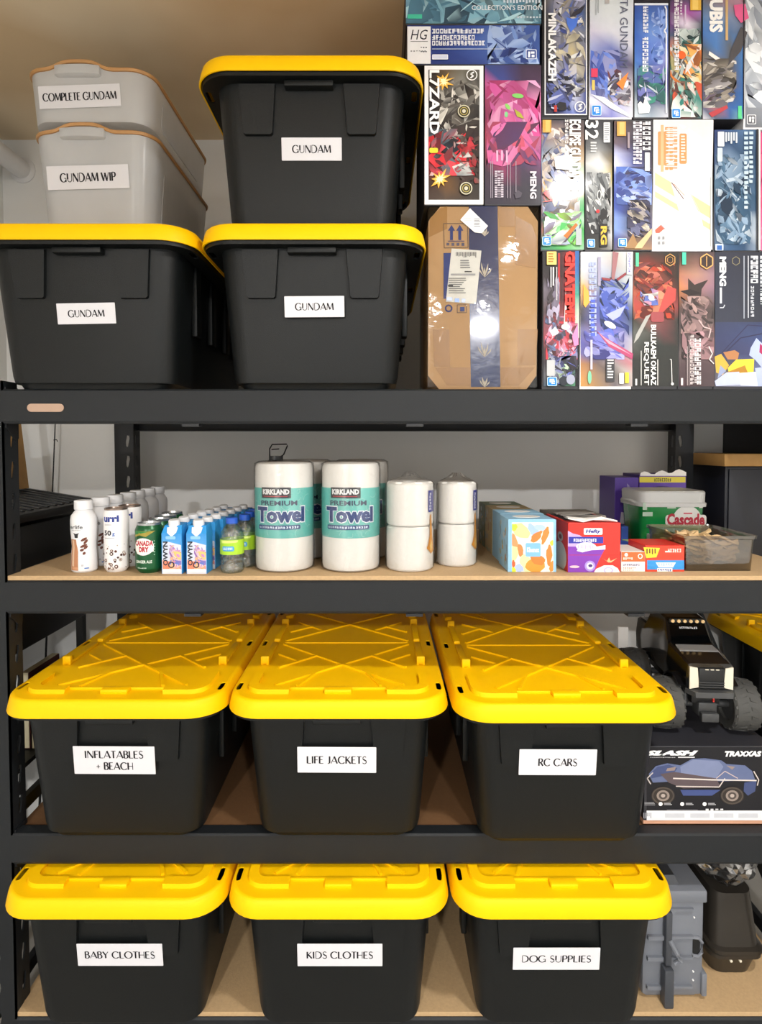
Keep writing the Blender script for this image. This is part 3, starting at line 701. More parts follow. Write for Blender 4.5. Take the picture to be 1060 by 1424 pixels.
def aG(a, x0, y0, x1, y1):
    a.grad(x0, y0, x1, y1, [['#c9d0d4', '#ccd4d8', '#cdd5da'], ['#cfd6da', '#d2dade', '#cfd6de'], ['#cdd3dc', '#d4dae0', '#d2d8e2'], ['#c8c4d8', '#d4d6e2', '#cdd3e0'], ['#98a0cc', '#6c78b8', '#c3c4d2'], ['#4c5ca4', '#3c4890', '#5c566a'], ['#5c6ab0', '#4a4a80', '#a8a4b0'], ['#e6e6f0', '#9a9cd4', '#cfcfd8'], ['#6c70b4', '#7c80c4', '#d6d8e6']])
    a.shards(822, 70, 862, 135, ['#5070cc', '#3a4ea0', '#7c94dc', '#8c90c0', '#2c3878'], 20, 31, .45, ang=(60, 100, 20)); a.shards(845, 95, 877, 148, ['#4a4454', '#e8e8ee', '#362f40', '#8c4a4c', '#c9c9d6'], 26, 32, .3)
    a.poly([(874, 101), (857, 117), (866, 126)], '#f0883c'); a.poly([(857, 117), (866, 126), (860, 119)], '#d8343c'); a.rect(822, 96, 831, 108, '#d23a5c'); a.rect(823, 112, 827, 126, '#e2c060'); a.poly([(822, 132), (840, 136), (872, 158), (876, 164), (850, 152)], '#f2f2f8')
    a.text('TA GUNDAM', 862, 0, 873, 94, '#5b6078', rot=1, bold=.0); a.rect(828, 0, 829, 22, '#9aa0a8'); a.rect(831, 0, 832.5, 19, '#a8aeb4'); a.rect(841, 0, 847, 6, '#b4b0b0'); logo_blue(a, 822.5, 147, 836, 161.5)
def aH(a, x0, y0, x1, y1):
    a.rect(x0, y0, x1, 6, '#1e1f2c'); a.grad(x0, 6, x1, y1, [['#2c4a98', '#34549e', '#3c5aa4'], ['#2d55a8', '#4a72c0', '#5878c4'], ['#2f5cb4', '#6c92d8', '#7c9ce0'], ['#3766bc', '#5f7fd0', '#6a7cc8'], ['#4a7ac8', '#5c74c0', '#9aa0d8'], ['#6c94b8', '#2c4470', '#4c4c9c'], ['#52687c', '#3a4c64', '#3a3a80'], ['#a8b4c0', '#5c6c84', '#6c7090'], ['#c6d0d8', '#9aa8b8', '#c8ccd6']])
    a.rect(x0, 4.5, x1, 7.5, '#dfe6f2'); a.shards(906, 10, 927, 90, ['#4466b4', '#7a9ae0', '#2c4890', '#a8c0ee'], 28, 41, .4); a.shards(886, 92, 927, 145, ['#33357c', '#3c8a78', '#5a5cb0', '#22304a', '#8c98c4', '#d4d8e4'], 34, 42, .35)
    a.bars(894, 10, 901, 48, 8, '#eef2fa', 4, vert=False, duty=.75); a.bars(893, 53, 901, 102, 9, '#eef2fa', 5, vert=False, duty=.75); a.line([(924, 10), (926, 14), (926, 40), (923, 44), (926, 48), (926, 158)], 2, '#eef2f8')
    P = [(886, 146), (890, 142), (894, 146), (897, 134), (900, 142), (904, 150), (902, 158), (888, 159)]; a.poly(P, '#f4f6f8')
def aI(a, x0, y0, x1, y1):
    a.rect(x0, y0, x1, y1, '#24222e'); a.grad(932, 0, 975, 165, [['#3c3450', '#5a4a6a', '#8c6090'], ['#5c3c6c', '#b05aa8', '#9a6cae'], ['#6c4080', '#e8dcee', '#5a6470'], ['#4a5a78', '#384c50', '#2c4044'], ['#b87a70', '#e89a50', '#4a8274'], ['#4c3c30', '#e8944a', '#3c7a68'], ['#2f7a78', '#4a4a50', '#b8b4b0'], ['#a8a8ac', '#3a3c40', '#4c4440'], ['#356a64', '#4c8a80', '#a0583a'], ['#2c2c30', '#70504a', '#3a7470'], ['#30343a', '#8a5048', '#406a6c']])
    a.shards(944, 40, 975, 78, ['#2c4a4c', '#203436', '#4c8480', '#c8d4d2', '#1c2a2c'], 22, 51, .45); a.shards(932, 62, 975, 125, ['#e8823a', '#2c2a28', '#f0c070', '#2f7a6c', '#d8d8da', '#5a5450', '#f4f0e4'], 44, 52, .35, ang=(30, 50, 120)); a.shards(932, 115, 975, 164, ['#2c7a70', '#c05038', '#8fc8bc', '#3c3434', '#e8e8e4'], 26, 53, .35, ang=(60, 80))
    a.ell(947, 78, 6, 5.5, '#e0622c', rot=.5); a.rect(959, 0, 974, 16, '#d8aa44'); a.rect(962, 1, 970, 15, '#e8c468'); a.bars(937, 0, 943, 100, 17, '#eceaf0', 12, vert=False, duty=.8)
    a.bars(945, 0, 948, 24, 6, '#d8d4de', 6, vert=False); a.rect(951, 9, 953, 36, '#c8b8d0'); logo_blue(a, 933, 152.5, 945.5, 165.5)
def aJ(a, x0, y0, x1, y1):
    a.grad(x0, y0, x1, y1, [['#4a4448', '#6c5a58', '#b88a84', '#c87090'], ['#4c4850', '#7c6866', '#a8808c', '#d0608c'], ['#5c6478', '#8c8088', '#a08090', '#a87a90'], ['#5878a4', '#7890b4', '#7888a8', '#5c5a64'], ['#4470b0', '#5480bc', '#506c94', '#5c6c88'], ['#4a5868', '#4c78b4', '#5a6068', '#4878b4'], ['#7c7468', '#6a6c74', '#585858', '#3c74b4'], ['#6a6668', '#706a66', '#5c5450', '#3468a8'], ['#4c5474', '#5c5a64', '#3c4c74', '#2f64a6'], ['#5a607c', '#9a5c64', '#3460a0', '#2f66a8'], ['#c8c8d0', '#4a5a70', '#3a5c8c', '#6c9ca0']])
    a.shards(978, 82, 1024, 150, ['#8a8278', '#5c5650', '#3c3834', '#b4aca0', '#d0ccc8', '#4c4a4c', '#6c6870'], 44, 61, .32, ang=(20, 140, 160)); a.poly([(1030, 38), (1039, 46), (1030, 72), (1012, 92), (1016, 70)], '#4c4a4e'); a.poly([(986, 72), (1001, 82), (995, 84), (985, 77)], '#efe6e0'); a.poly([(1020, 8), (1036, 6), (1041, 26), (1030, 33), (1022, 22)], '#d85c8c'); a.poly([(985, 158), (1010, 147), (1012, 151), (990, 164)], '#b04048')
    a.text('UBIS', 986, 0, 1005, 46, '#f2f0ee', rot=1, bold=.05); a.rect(1008.5, 0, 1012, 57, '#c9a878'); a.rect(1026, 148, 1031, 167, '#58c88a'); a.rect(x1-1.5, y0, x1, y1, '#23202a')
def aK(a, x0, y0, x1, y1):
    a.grad(x0, y0, x1, y1, [['#8c929c', '#a4aab4'], ['#a8aeb8', '#9aa2ae'], ['#b4bac4', '#c8d0d8'], ['#9098a4', '#b8c0c8'], ['#b0b8c0', '#d0d6dc'], ['#8c929c', '#a8b0b8'], ['#6c7078', '#80868e']])
    a.shards(x0, y0, x1, 150, ['#d8dee4', '#787e8a', '#e8ecf0', '#9aa2ae', '#5c626c'], 40, 71, .5, ang=(100, 60, 20)); a.rrect(1038.5, 160, 1051, 173.5, 1.5, '#e4e6ea'); a.rrect(1039.6, 161, 1050, 172.5, 1.2, '#5c6068'); a.rect(1041.5, 163, 1044, 170, '#f4f4f6'); a.rect(1045, 163, 1048.5, 166, '#f4f4f6'); a.rect(1045.5, 167, 1048, 171, '#f4f4f6')
def aL(a, x0, y0, x1, y1):
    a.grad(x0, y0, x1, y1, [['#4c3838', '#4a4450', '#4c4244'], ['#b87070', '#8a7a78', '#5c4c4c'], ['#7a7078', '#a09088', '#7a6258'], ['#6c7890', '#a0a0a4', '#a08464'], ['#a4b8cc', '#d8d8dc', '#bca484'], ['#6c78a8', '#c0c4cc', '#9ab090'], ['#4c5478', '#5c5044', '#c8a87c'], ['#7c3c44', '#5a4a40', '#b48c5c'], ['#5c6078', '#8c8ca0', '#5ca060'], ['#a88890', '#50587c', '#40a858'], ['#2c3c44', '#3a8c50', '#b0e0b8'], ['#9c6058', '#6cc87c', '#3c9c4c'], ['#3c6c5c', '#78d058', '#5cb068'], ['#30705c', '#48a858', '#8ab498']])
    a.shards(754, 178, 795, 255, ['#4c4868', '#a89c94', '#e8e4e4', '#35303c', '#7c88b4', '#c8b8a8'], 40, 81, .34, ang=(50, 130)); a.shards(754, 250, 806, 310, ['#4a3c30', '#dcdce4', '#8c6c44', '#3c4868', '#c8a058', '#6a7098'], 50, 82, .30); a.shards(756, 295, 808, 342, ['#48b058', '#a8e4a0', '#384068', '#a0a4c8', '#e8f4ea', '#88c83c', '#5c3c30'], 34, 83, .36, ang=(130, 150, 20))
    a.poly([(783, 329), (800, 311), (803, 314), (788, 333)], '#b86c28'); a.shards(753, 266, 768, 282, ['#c8383c', '#e46058'], 7, 84, .5); a.poly([(770, 220), (790, 216), (798, 226), (792, 238), (772, 236)], '#f4f6f8')  # the white patch is lamp glare painted into the front
    a.rect(754, 168.5, 766, 186, '#c89a44'); a.rect(758, 169, 764, 185, '#dcb864'); a.text('ECLIPSE GUNDAM', 791, 168, 807, 253, '#f6f4f2', rot=1, bold=.04); a.bars(785, 168, 789.5, 202, 7, '#e4e0e0', 3, vert=False, duty=.7); a.rrect(800, 319, 808, 342, 1, '#aab2b4'); logo_blue(a, 753.5, 330, 766, 342.5)
def aM(a, x0, y0, x1, y1):
    a.grad(x0, y0, x1, y1, [['#24242a', '#34343a', '#24242a'], ['#2c2c32', '#44464a', '#2c2e34'], ['#5c5e60', '#8a8c8e', '#3c3a38'], ['#b8bab8', '#e8e8e6', '#7c6c4c'], ['#5c6062', '#8c9092', '#b0a05c'], ['#3c4244', '#686c6e', '#b0b2b2'], ['#34383a', '#5c5e60', '#c0c0c0'], ['#26282a', '#3c3e40', '#a8a8a8'], ['#1c1e20', '#2c2c2c', '#c8c8c8'], ['#22242a', '#3c3a34', '#8a8a88']])
    a.shards(816, 240, 849, 325, ['#4c5254', '#a8acac', '#2a2c2e', '#d4d6d6', '#1c1c1e', '#787c7e'], 60, 91, .36, ang=(60, 100)); a.text('32', 813.5, 168, 832, 195, '#f4f4f6', rot=1, bold=.02); a.bars(821, 198, 833, 214, 4, '#c8cacc', 4, vert=False); a.rrect(839, 171, 848, 199, 1, '#d8dade'); a.bars(840, 173, 847, 197, 8, '#8c9094', 5, vert=False, duty=.4)
    a.ell(831, 294.5, 2.6, 2.4, '#d02c30'); a.ell(833, 272, 3, 7, '#d8dada'); a.ell(833, 272, 2, 5.4, '#3a3c3e'); a.rrect(833.5, 312, 844.5, 344, 1.5, '#15151a'); a.text('RG', 835, 315, 843.5, 341, '#e0b43c', rot=1, bold=.04); logo_blue(a, 816, 333, 827, 345)
def aN(a, x0, y0, x1, y1):
    a.grad(x0, y0, x1, y1, [['#5c4440', '#3c3438', '#34303a'], ['#5a4a50', '#4c4450', '#383440'], ['#6c5c68', '#3c3448', '#302c3c'], ['#b8bce0', '#4c4c78', '#332e40'], ['#d4d8f0', '#5c64a0', '#3c3444'], ['#5c70b8', '#3c3c5c', '#443a44'], ['#4c60b0', '#5c78c8', '#6c88d8'], ['#33489c', '#34406c', '#4c5c9c'], ['#3c54a8', '#26243a', '#5c5860'], ['#7c98d8', '#2c2838', '#605c70'], ['#7c9cdc', '#3a3438', '#4c4c74'], ['#3c4c94', '#6c5440', '#7c6a68'], ['#4c4a70', '#a88a64', '#9c7c64']])
    a.shards(857, 232, 906, 285, ['#5474c8', '#2c3880', '#88a4e8', '#3a3650', '#aebcf0', '#40589c'], 40, 101, .32, ang=(10, 30, 150)); a.shards(872, 278, 904, 330, ['#1c1a26', '#4c4c6c', '#d8ccb8', '#322e40', '#6c7090'], 34, 102, .4, ang=(20, 40)); a.poly([(880, 346), (906, 318), (906, 326), (892, 346)], '#d8b88c'); a.poly([(868, 346), (880, 325), (886, 340), (882, 346)], '#a07c54')
    a.rect(857.5, 170, 870, 190, '#d0a04c'); a.rect(861, 171, 868, 188, '#e0bc70'); a.bars(880, 170, 892, 230, 12, '#e4e0ea', 3, vert=False, duty=.75); a.bars(893, 170, 904, 212, 6, '#f0eef2', 5, vert=False, duty=.7); a.rrect(896, 213, 903, 239, 1, '#c4c8d0'); a.rect(872, 185, 875, 207, '#9c8c94'); logo_blue(a, 859, 332, 871, 344)
def aO(a, x0, y0, x1, y1):
    a.rect(x0, y0, x1, y1, '#d0d1d1'); o1, o2 = '#eec994', '#ee8a4c'
    a.poly([(911, 240), (988, 287), (988, 304), (911, 257)], o1); a.poly([(911, 266), (988, 312), (988, 320), (911, 274)], o1)
    a.poly([(933, 253), (960, 270), (976, 305), (980, 325), (975, 340), (958, 322), (945, 295)], '#e6e7e8'); a.line([(933, 253), (945, 295), (958, 340)], .8, '#c4c6c8'); a.line([(933, 253), (962, 272), (977, 303)], .8, '#c4c6c8'); a.line([(931, 320), (950, 332), (962, 344)], .7, '#c8c9cc'); a.line([(934, 254), (951, 277)], 1.3, '#6a4a48'); a.line([(937, 256), (952, 272)], 1.2, '#d89a86')
    for P in ([(943, 254), (965, 232), (962, 244)], [(970, 228), (986, 236), (972, 252)], [(943, 172), (955, 176), (950, 180)], [(957, 178), (975, 190), (984, 236), (966, 226)]): a.poly(P, '#dfe4e6')
    for i, (u0, v0, u1, v1) in enumerate(((924, 177, 943, 236), (945, 186, 955, 228))):
        a.rrect(u0-9 if i == 0 else u0, v0+(6 if i == 0 else 0), u0+2 if i == 0 else u1, v1-6 if i == 0 else v1, 2, o2)
    a.rect(919, 174, 923, 239, '#f0a878'); a.bars(925, 177, 942, 238, 11, o2, 4, vert=False, duty=.72); a.bars(927, 179, 940, 234, 11, '#f8f2ea', 4, vert=False, duty=.25); a.bars(947, 189, 953, 226, 9, '#f6ded0', 5, vert=False, duty=.5)
    a.poly([(911, 320), (919, 313), (924, 318), (917, 324), (912, 324)], '#d8553c'); a.line([(919, 313), (925, 319)], 1, '#9c9ca0')
    for u, v in ((915, 331), (921, 331), (915, 338), (921, 338)): a.rect(u, v-2, u+3, v+2, '#8c8c90')
    a.rect(987.5, 247, 988.6, 343, '#a8acb0')
def aP(a, x0, y0, x1, y1):
    a.grad(x0, y0, x1, y1, [['#2c3a68', '#34507c', '#4c6c90', '#44607c'], ['#2c4068', '#2e486c', '#3c5878', '#3c5470'], ['#384e78', '#6c84a0', '#34506c', '#2c4460'], ['#3a5474', '#8ca0b8', '#54708c', '#2c4662'], ['#4c6c84', '#34506c', '#4c6884', '#2a4460'], ['#3c5c74', '#2c4862', '#34546c', '#2f4c68'], ['#30486a', '#4c6c84', '#3c5a74', '#3c5470'], ['#2a425e', '#34506c', '#4a647e', '#b0bcc8'], ['#5c7088', '#2c4a66', '#2c4660', '#c0cad4'], ['#405a78', '#34547a', '#2c4868', '#8c9cb0']])
    a.shards(995, 215, 1045, 340, ['#22384e', '#5c7c98', '#3c5c78', '#88a0b8', '#2c4a64', '#1c2e42', '#b8c6d2'], 70, 111, .32, ang=(40, 60, 120)); a.rrect(997.5, 184, 1006.5, 204.5, 1, '#d4dae2'); a.rrect(997, 206.5, 1004, 225.5, 1, '#bcc8d2'); a.bars(1008, 185, 1026, 203, 5, '#d8e2ea', 7)
    a.bars(1034, 184, 1040, 294, 16, '#b8ccd8', 5, vert=False, duty=.6); a.bars(1041, 184, 1047, 258, 11, '#b8ccd8', 6, vert=False, duty=.6); a.rect(1054, y0, x1, y1, '#e2e2da'); a.rect(1051, y0, 1053.5, y1, '#2c3038'); a.rrect(993.5, 340, 1005, 349, 1, '#c4d4e8'); a.rect(996, 342, 1003, 348.5, '#3462a8')
def aQ(a, x0, y0, x1, y1):
    a.grad(x0, y0, x1, y1, [['#d8447c', '#e05c90'], ['#c83870', '#d85888'], ['#e06a98', '#c8407c']]); a.shards(x0, y0, x1, y1, ['#f090b4', '#a82c5c', '#e8507c'], 14, 121, .5)
def aR(a, x0, y0, x1, y1):
    a.rect(x0, y0, x1, y1, '#17151a'); a.grad(756, 350, 800, 537, [['#1c1a1c', '#1e1a1e', '#8a1a20'], ['#201c1e', '#1c1a1c', '#a02028'], ['#2c2428', '#1c1a1c', '#7c1c24'], ['#6c6470', '#2c2428', '#a02830'], ['#5c545c', '#2c2226', '#8a2830'], ['#4a3c40', '#6c3c40', '#c03c44'], ['#7c4048', '#9c6c80', '#d85c80'], ['#8c4048', '#6c5c70', '#c070a0'], ['#4c3438', '#3c343c', '#3c3840'], ['#3c3438', '#34303a', '#3c4450'], ['#5c5c60', '#34303a', '#4c6c64'], ['#3c4c5c', '#3c4048', '#508a68']])
    a.grad(800, 349, 805.5, 470, [['#2c64a8', '#2c64a8'], ['#3a74b0', '#2c5c98'], ['#48a088', '#3c8c7c'], ['#a8b8a8', '#c8c8b8'], ['#c0a0a0', '#e0d0c8']]); a.rect(776, 352, 779, 450, '#a8242a')
    a.shards(758, 440, 803, 500, ['#c43c48', '#e8e0e8', '#5c5868', '#2c2428', '#8c3c44', '#6c7ca8', '#f0a8c8'], 60, 131, .26); a.shards(760, 385, 778, 450, ['#7c7488', '#4c444c', '#b4acc4', '#2c282c'], 16, 132, .6, ang=(80, 100)); a.shards(762, 495, 804, 534, ['#3c3844', '#5c64b0', '#b8d8b0', '#2c2830', '#8c90a0'], 24, 133, .35)
    a.poly([(795, 468), (803, 450), (804, 480), (798, 482)], '#f088b8'); a.ell(786, 455, 6, 4, '#fff0ee'); a.poly([(783, 456), (786, 405), (789, 456)], '#e8c0c0')  # the near-white ellipse is a painted lamp reflection
    a.rrect(760, 350.5, 773.5, 369, 1, '#e4c270'); a.bars(762, 353, 772, 367, 4, '#a8762c', 4, vert=False, duty=.5); a.text('GNATEME', 785, 350, 799, 448, '#ee3c34', rot=1, bold=.05)
    a.rect(765, 372, 766.5, 400, '#d8d4d6'); a.rect(768, 372, 770, 398, '#d8d4d6'); a.rect(773, 372, 774.2, 418, '#c8c4c6'); a.rrect(760, 501, 771, 523, 1, '#b8babc'); logo_blue(a, 760.5, 524.5, 774, 537)
    a.ell(783, 530, 6, 6.5, '#2c3038'); a.ell(793, 528, 6, 7, '#a0a4b8')
def aS(a, x0, y0, x1, y1):
    a.grad(x0, y0, x1, y1, [['#d4d8dc', '#c4c8cc', '#b4b4ac', '#d8d8dc'], ['#c8ccd8', '#bcc0cc', '#b0a8a4', '#c0c8cc'], ['#c4c0bc', '#a8b0c8', '#9ca0ac', '#b4bcc0'], ['#d8a868', '#8c94a8', '#5c6c80', '#b8c0c4'], ['#b88c58', '#5c6498', '#4c5c98', '#a8b0bc'], ['#4c4844', '#5460a8', '#4c58a4', '#646c84'], ['#3c3c48', '#5c60a0', '#5860b0', '#3c4858'], ['#6c6c98', '#7c70a0', '#6c6cb8', '#606c88'], ['#5c5ca0', '#6c5880', '#6464a8', '#a8a4b0'], ['#605c94', '#50486c', '#a07084', '#b4acb0'], ['#a8784c', '#6c5c58', '#8c8484', '#b0747c'], ['#b88450', '#8c7460', '#64605c', '#b4a8a4'], ['#c49050', '#9a7c58', '#70686c', '#a89c9c']])
    a.shards(834, 386, 875, 470, ['#3c4c9c', '#5c6cc4', '#2c3458', '#8c98dc', '#20283c', '#4a5cae'], 34, 141, .38, ang=(30, 50, 140)); a.shards(812, 460, 868, 500, ['#6c70c4', '#8a8cd4', '#3c3c78', '#a8a8dc'], 20, 142, .4, ang=(30, 10)); a.poly([(842, 438), (870, 425), (862, 440), (852, 446)], '#a8b0e8'); a.poly([(852, 350), (860, 352), (854, 390), (850, 388)], '#9c6c70'); a.poly([(857, 388), (870, 379), (871, 382), (859, 391)], '#8a3c44'); a.poly([(836, 386), (850, 388), (848, 391), (838, 390)], '#8a3c44')
    a.poly([(830, 461), (842, 470), (880, 492), (879, 500), (846, 482)], '#b04a70'); a.poly([(832, 463), (842, 471), (878, 494), (846, 478)], '#e8a0b4'); a.ell(848, 452, 9, 4, '#e8e8e4', rot=.5); a.poly([(811, 395), (818, 405), (820, 420), (814, 428), (811, 424)], '#eca84c')
    a.bars(819, 365, 829, 470, 13, '#a8b4e8', 4, vert=False, duty=.7); a.bars(821, 417, 828, 470, 8, '#5064c8', 6, vert=False, duty=.6); a.rect(831, 358, 835, 398, '#9c98b0'); a.rect(871.5, 351, 879, 382, '#eceef2'); a.bars(873.5, 352, 876.5, 380, 8, '#5c58b8', 3, vert=False, duty=.7)
    a.rect(842, 499, 854, 531, '#3c3c40'); a.bars(844, 500, 853, 528, 7, '#d4d4d6', 2, vert=False, duty=.5); a.rrect(860.5, 519, 867, 534, 1, '#dcdcda'); a.rrect(868.5, 518, 874, 533, 1, '#d8c83c'); a.ell(819.5, 525, 2.6, 9, '#7cc8a0'); a.rect(820.5, 473, 823.5, 514, '#c0bcc8')
def aT(a, x0, y0, x1, y1):
    a.grad(x0, y0, x1, y1, [['#2c3430', '#3a2c28', '#2c2c2a', '#2a2a28'], ['#3c3430', '#7c2c24', '#5c3028', '#2c2a28'], ['#5c3028', '#a03c2c', '#6c3c34', '#2a2826'], ['#a85844', '#8c4844', '#8c4440', '#4c302c'], ['#a85c48', '#6c3c40', '#a84c48', '#7c3c3c'], ['#3c3834', '#7c5450', '#6c4040', '#303432'], ['#5c605c', '#4c4c48', '#5c3a3c', '#2c302e'], ['#4c4e4a', '#2c302e', '#2a2e2c', '#2a2c2a'], ['#2a2c2a', '#282a28', '#282a28', '#282a28'], ['#262826', '#262826', '#262826', '#262826'], ['#242624', '#242624', '#242624', '#242624']])
    a.shards(882, 365, 938, 445, ['#b0402c', '#7c2c24', '#2a2624', '#c86c50', '#3c3430', '#d88a6c', '#4c2c28', '#9c4a4c'], 46, 151, .30, ang=(20, 50, 140)); a.poly([(928, 398), (940, 402), (939, 418), (926, 430), (912, 445), (920, 420)], '#b84c48'); a.rrect(905, 434, 923, 448, 3, '#9a4c50'); a.poly([(898, 440), (905, 437), (888, 470), (881, 478), (884, 466)], '#a8a8a4'); a.shards(890, 400, 915, 425, ['#e8e4e0', '#5c6cb0', '#1c1a1a', '#c08aa0'], 14, 152, .4)
    a.rect(883.5, 352, 888, 371, '#5cc89a'); hexa(a, 931.5, 362, 7.5, '#c89a60'); hexa(a, 931.5, 362, 4.2, '#c89a60'); a.text('BULLKAEM OKAAZ', 904.5, 452, 912, 536, '#f0f0ee', rot=1, bold=.03); a.text('REQULET', 894.5, 476, 902, 536, '#e8e8e6', rot=1, bold=.02)
    a.rect(890.5, 488, 891.8, 536, '#b8bab8'); a.rect(913.5, 500, 914.8, 536, '#c4c4c2'); a.rect(883, 527, 885.5, 536, '#e4e4e2'); a.line([(931, 500), (933, 500), (934, 534)], 1.2, '#d0d0ce'); a.ell(934.5, 534, 2, 2, '#e4e4e2')
def aU(a, x0, y0, x1, y1):
    a.grad(x0, y0, x1, y1, [['#343028', '#4a3c3c', '#4c4044'], ['#5c4438', '#7c5c54', '#6c5458'], ['#a8705a', '#a88070', '#8c707c'], ['#c07c54', '#9c7478', '#8c6c7c'], ['#8c5c44', '#7c5c58', '#6c5c68'], ['#5a4844', '#5c4c4c', '#4c4444'], ['#4c4444', '#54484c', '#3c383a'], ['#443c3c', '#6c585c', '#6c5054'], ['#3c3838', '#5c4c4e', '#7c5c60'], ['#5c5050', '#5c4a4e', '#6c4c52'], ['#4c3c40', '#4c3c40', '#504044'], ['#443438', '#44363a', '#4a3c40'], ['#4c343c', '#443438', '#4a3c40']])
    a.poly([(957, 387), (966, 396), (985, 389), (976, 402), (975, 412), (957, 412)], '#3a3232'); a.poly([(946, 405), (960, 402), (976, 408), (958, 411)], '#2c2628'); a.shards(947, 412, 992, 465, ['#3c3434', '#6c5c5c', '#2c2628', '#8a7070', '#a88c88', '#4c4242'], 50, 161, .32, ang=(20, 60, 120)); a.shards(948, 460, 992, 500, ['#4c4042', '#8c6c70', '#2e2628', '#b08a90'], 20, 162, .3)
    a.line([(971, 445), (978, 455), (988, 458), (985, 470)], 1.6, '#c8b0b0'); a.line([(985, 482), (990, 492), (986, 500), (992, 506)], 1.4, '#d8ccca'); a.rect(948, 351.5, 953.5, 368.5, '#4cc0a4'); hexa(a, 982, 364, 9.5, '#d8a868', '#3a3030'); a.line([(982, 357), (982, 371)], 1, '#d8a868')
    a.bars(965, 471, 974, 536, 10, '#e0d6d6', 3, vert=False, duty=.8); a.bars(959, 466, 964, 536, 14, '#c8bcbc', 5, vert=False, duty=.75); a.rect(954.5, 482, 955.5, 536, '#a89a9c'); a.rect(957, 468, 957.8, 536, '#a89a9c'); a.rect(946, 526, 949, 536, '#d8cccc')
def aV(a, x0, y0, x1, y1):
    a.grad(x0, y0, x1, 448, [['#2e3240', '#2e3240', '#2c303c', '#2a2e3a'], ['#323644', '#323644', '#2e323e', '#2a2e3a'], ['#343846', '#343846', '#30343f', '#2c303c']]); a.grad(x0, 448, x1, y1, [['#353c58', '#363e5c', '#343c5a', '#323854'], ['#343a5a', '#363e62', '#38446c', '#3c4c78'], ['#343a58', '#343a5c', '#3c4064', '#44507c'], ['#4c4850', '#54504c', '#5c6488', '#6c78a4'], ['#5c5a68', '#8c90a8', '#9098b8', '#a0a8c4']])
    a.line([(994, 505), (1030, 470), (1080, 460)], 1.6, '#2a2c48'); a.line([(1000, 495), (1040, 452), (1080, 455)], 1.2, '#2a2c48')
    for P, c in (([(994, 496), (1003, 492), (1014, 508), (1005, 522), (996, 518)], '#c8a040'), ([(1006, 490), (1022, 487), (1028, 491), (1026, 500), (1012, 500)], '#a8744c'), ([(1012, 512), (1024, 500), (1049, 499), (1048, 518), (1014, 519)], '#e8c83c'), ([(1010, 518), (1036, 508), (1040, 518)], '#a87828'), ([(1052, 470), (1064, 482), (1062, 514), (1050, 500), (1042, 494), (1044, 484)], '#a8b4dc'), ([(1057, 478), (1066, 486), (1064, 496), (1056, 490)], '#a02c58'), ([(994, 530), (1010, 518), (1028, 517), (1030, 535), (996, 537)], '#b4bcdc'), ([(1028, 519), (1052, 517), (1054, 537), (1030, 536)], '#c8cee8'), ([(1002, 508), (1010, 516), (998, 526)], '#8c98b8'), ([(1050, 512), (1080, 508), (1080, 537), (1054, 537)], '#a8b4dc')): a.poly(P, c)
    a.text('MENG', 1000.5, 357, 1010, 398, '#eef0f4', rot=1, bold=.05); a.rect(1001, 400, 1004, 422, '#c4c8d0'); a.line([(1001, 428), (1006, 428), (1008, 424)], 1.2, '#c8ccd4'); hexa(a, 1023.5, 363, 5.5, '#8c8464'); a.rect(1034, 356, 1035.5, 443, '#9aa0ac'); a.rect(1040, 356, 1041.2, 442, '#c8ccd4'); a.bars(1044, 356, 1054, 395, 6, '#e8eaf0', 9, vert=False, duty=.8); a.bars(1044, 398, 1048.5, 442, 9, '#c4c8d0', 3, vert=False, duty=.7); a.bars(1057, 356, 1066, 425, 12, '#d0d4dc', 4, vert=False, duty=.7)
Yk = .02
zs = S[0]
# bottom row
kit('black model kit box with tall red vertical lettering, bottom row beside the cardboard box', (754, 349, 806, 538), Yk, aR, zb=zs, zt=ZR1)
kit('pale model kit box with blue-violet angular art, bottom row', (807, 350, 880, 538), Yk, aS, 'card_white', zb=zs, zt=ZR1)
kit('dark model kit box with red-brown art and a gold hexagon ring, bottom row', (880, 350, 944, 538), Yk, aT, zb=zs, zt=ZR1)
kit('brown model kit box with a dark gold-edged hexagon badge, bottom row', (944, 350, 994, 538), Yk, aU, zb=zs, zt=ZR1)
kit('slate blue model kit box with yellow and white shapes, rightmost of the bottom row', (994, 350, 1078, 538), Yk, aV, zb=zs, zt=ZR1)
# middle row
Z2t = at(850, 166, Yk).z
kit('model kit box with bright green streaks and tall white lettering, middle row', (752.5, 167, 813, 348), Yk, aL, zb=ZR1, zt=Z2t)
kit('narrow black model kit box with the number 32 at its top', (814, 167, 852, 348), Yk, aM, zb=ZR1, zt=Z2t)
kit('violet and blue model kit box with a gold corner patch, left of the white box', (853.5, 168, 907.5, 348), Yk, aN, zb=ZR1, zt=Z2t)
kit('white model kit box with orange lettering and pale orange stripes', (908, 166, 991.5, 348), Yk, aO, 'card_white', zb=ZR1, zt=Z2t, mt='print')
kit('steel blue model kit box with pale vertical lettering, right of the white box', (993, 180, 1057, 349), Yk+.01, aP, zb=ZR1)
kit('pink model kit box at the right edge, middle row', (1057.5, 180, 1100, 349), Yk+.02, aQ, zb=ZR1, zt=at(1025, 180, Yk+.01).z)
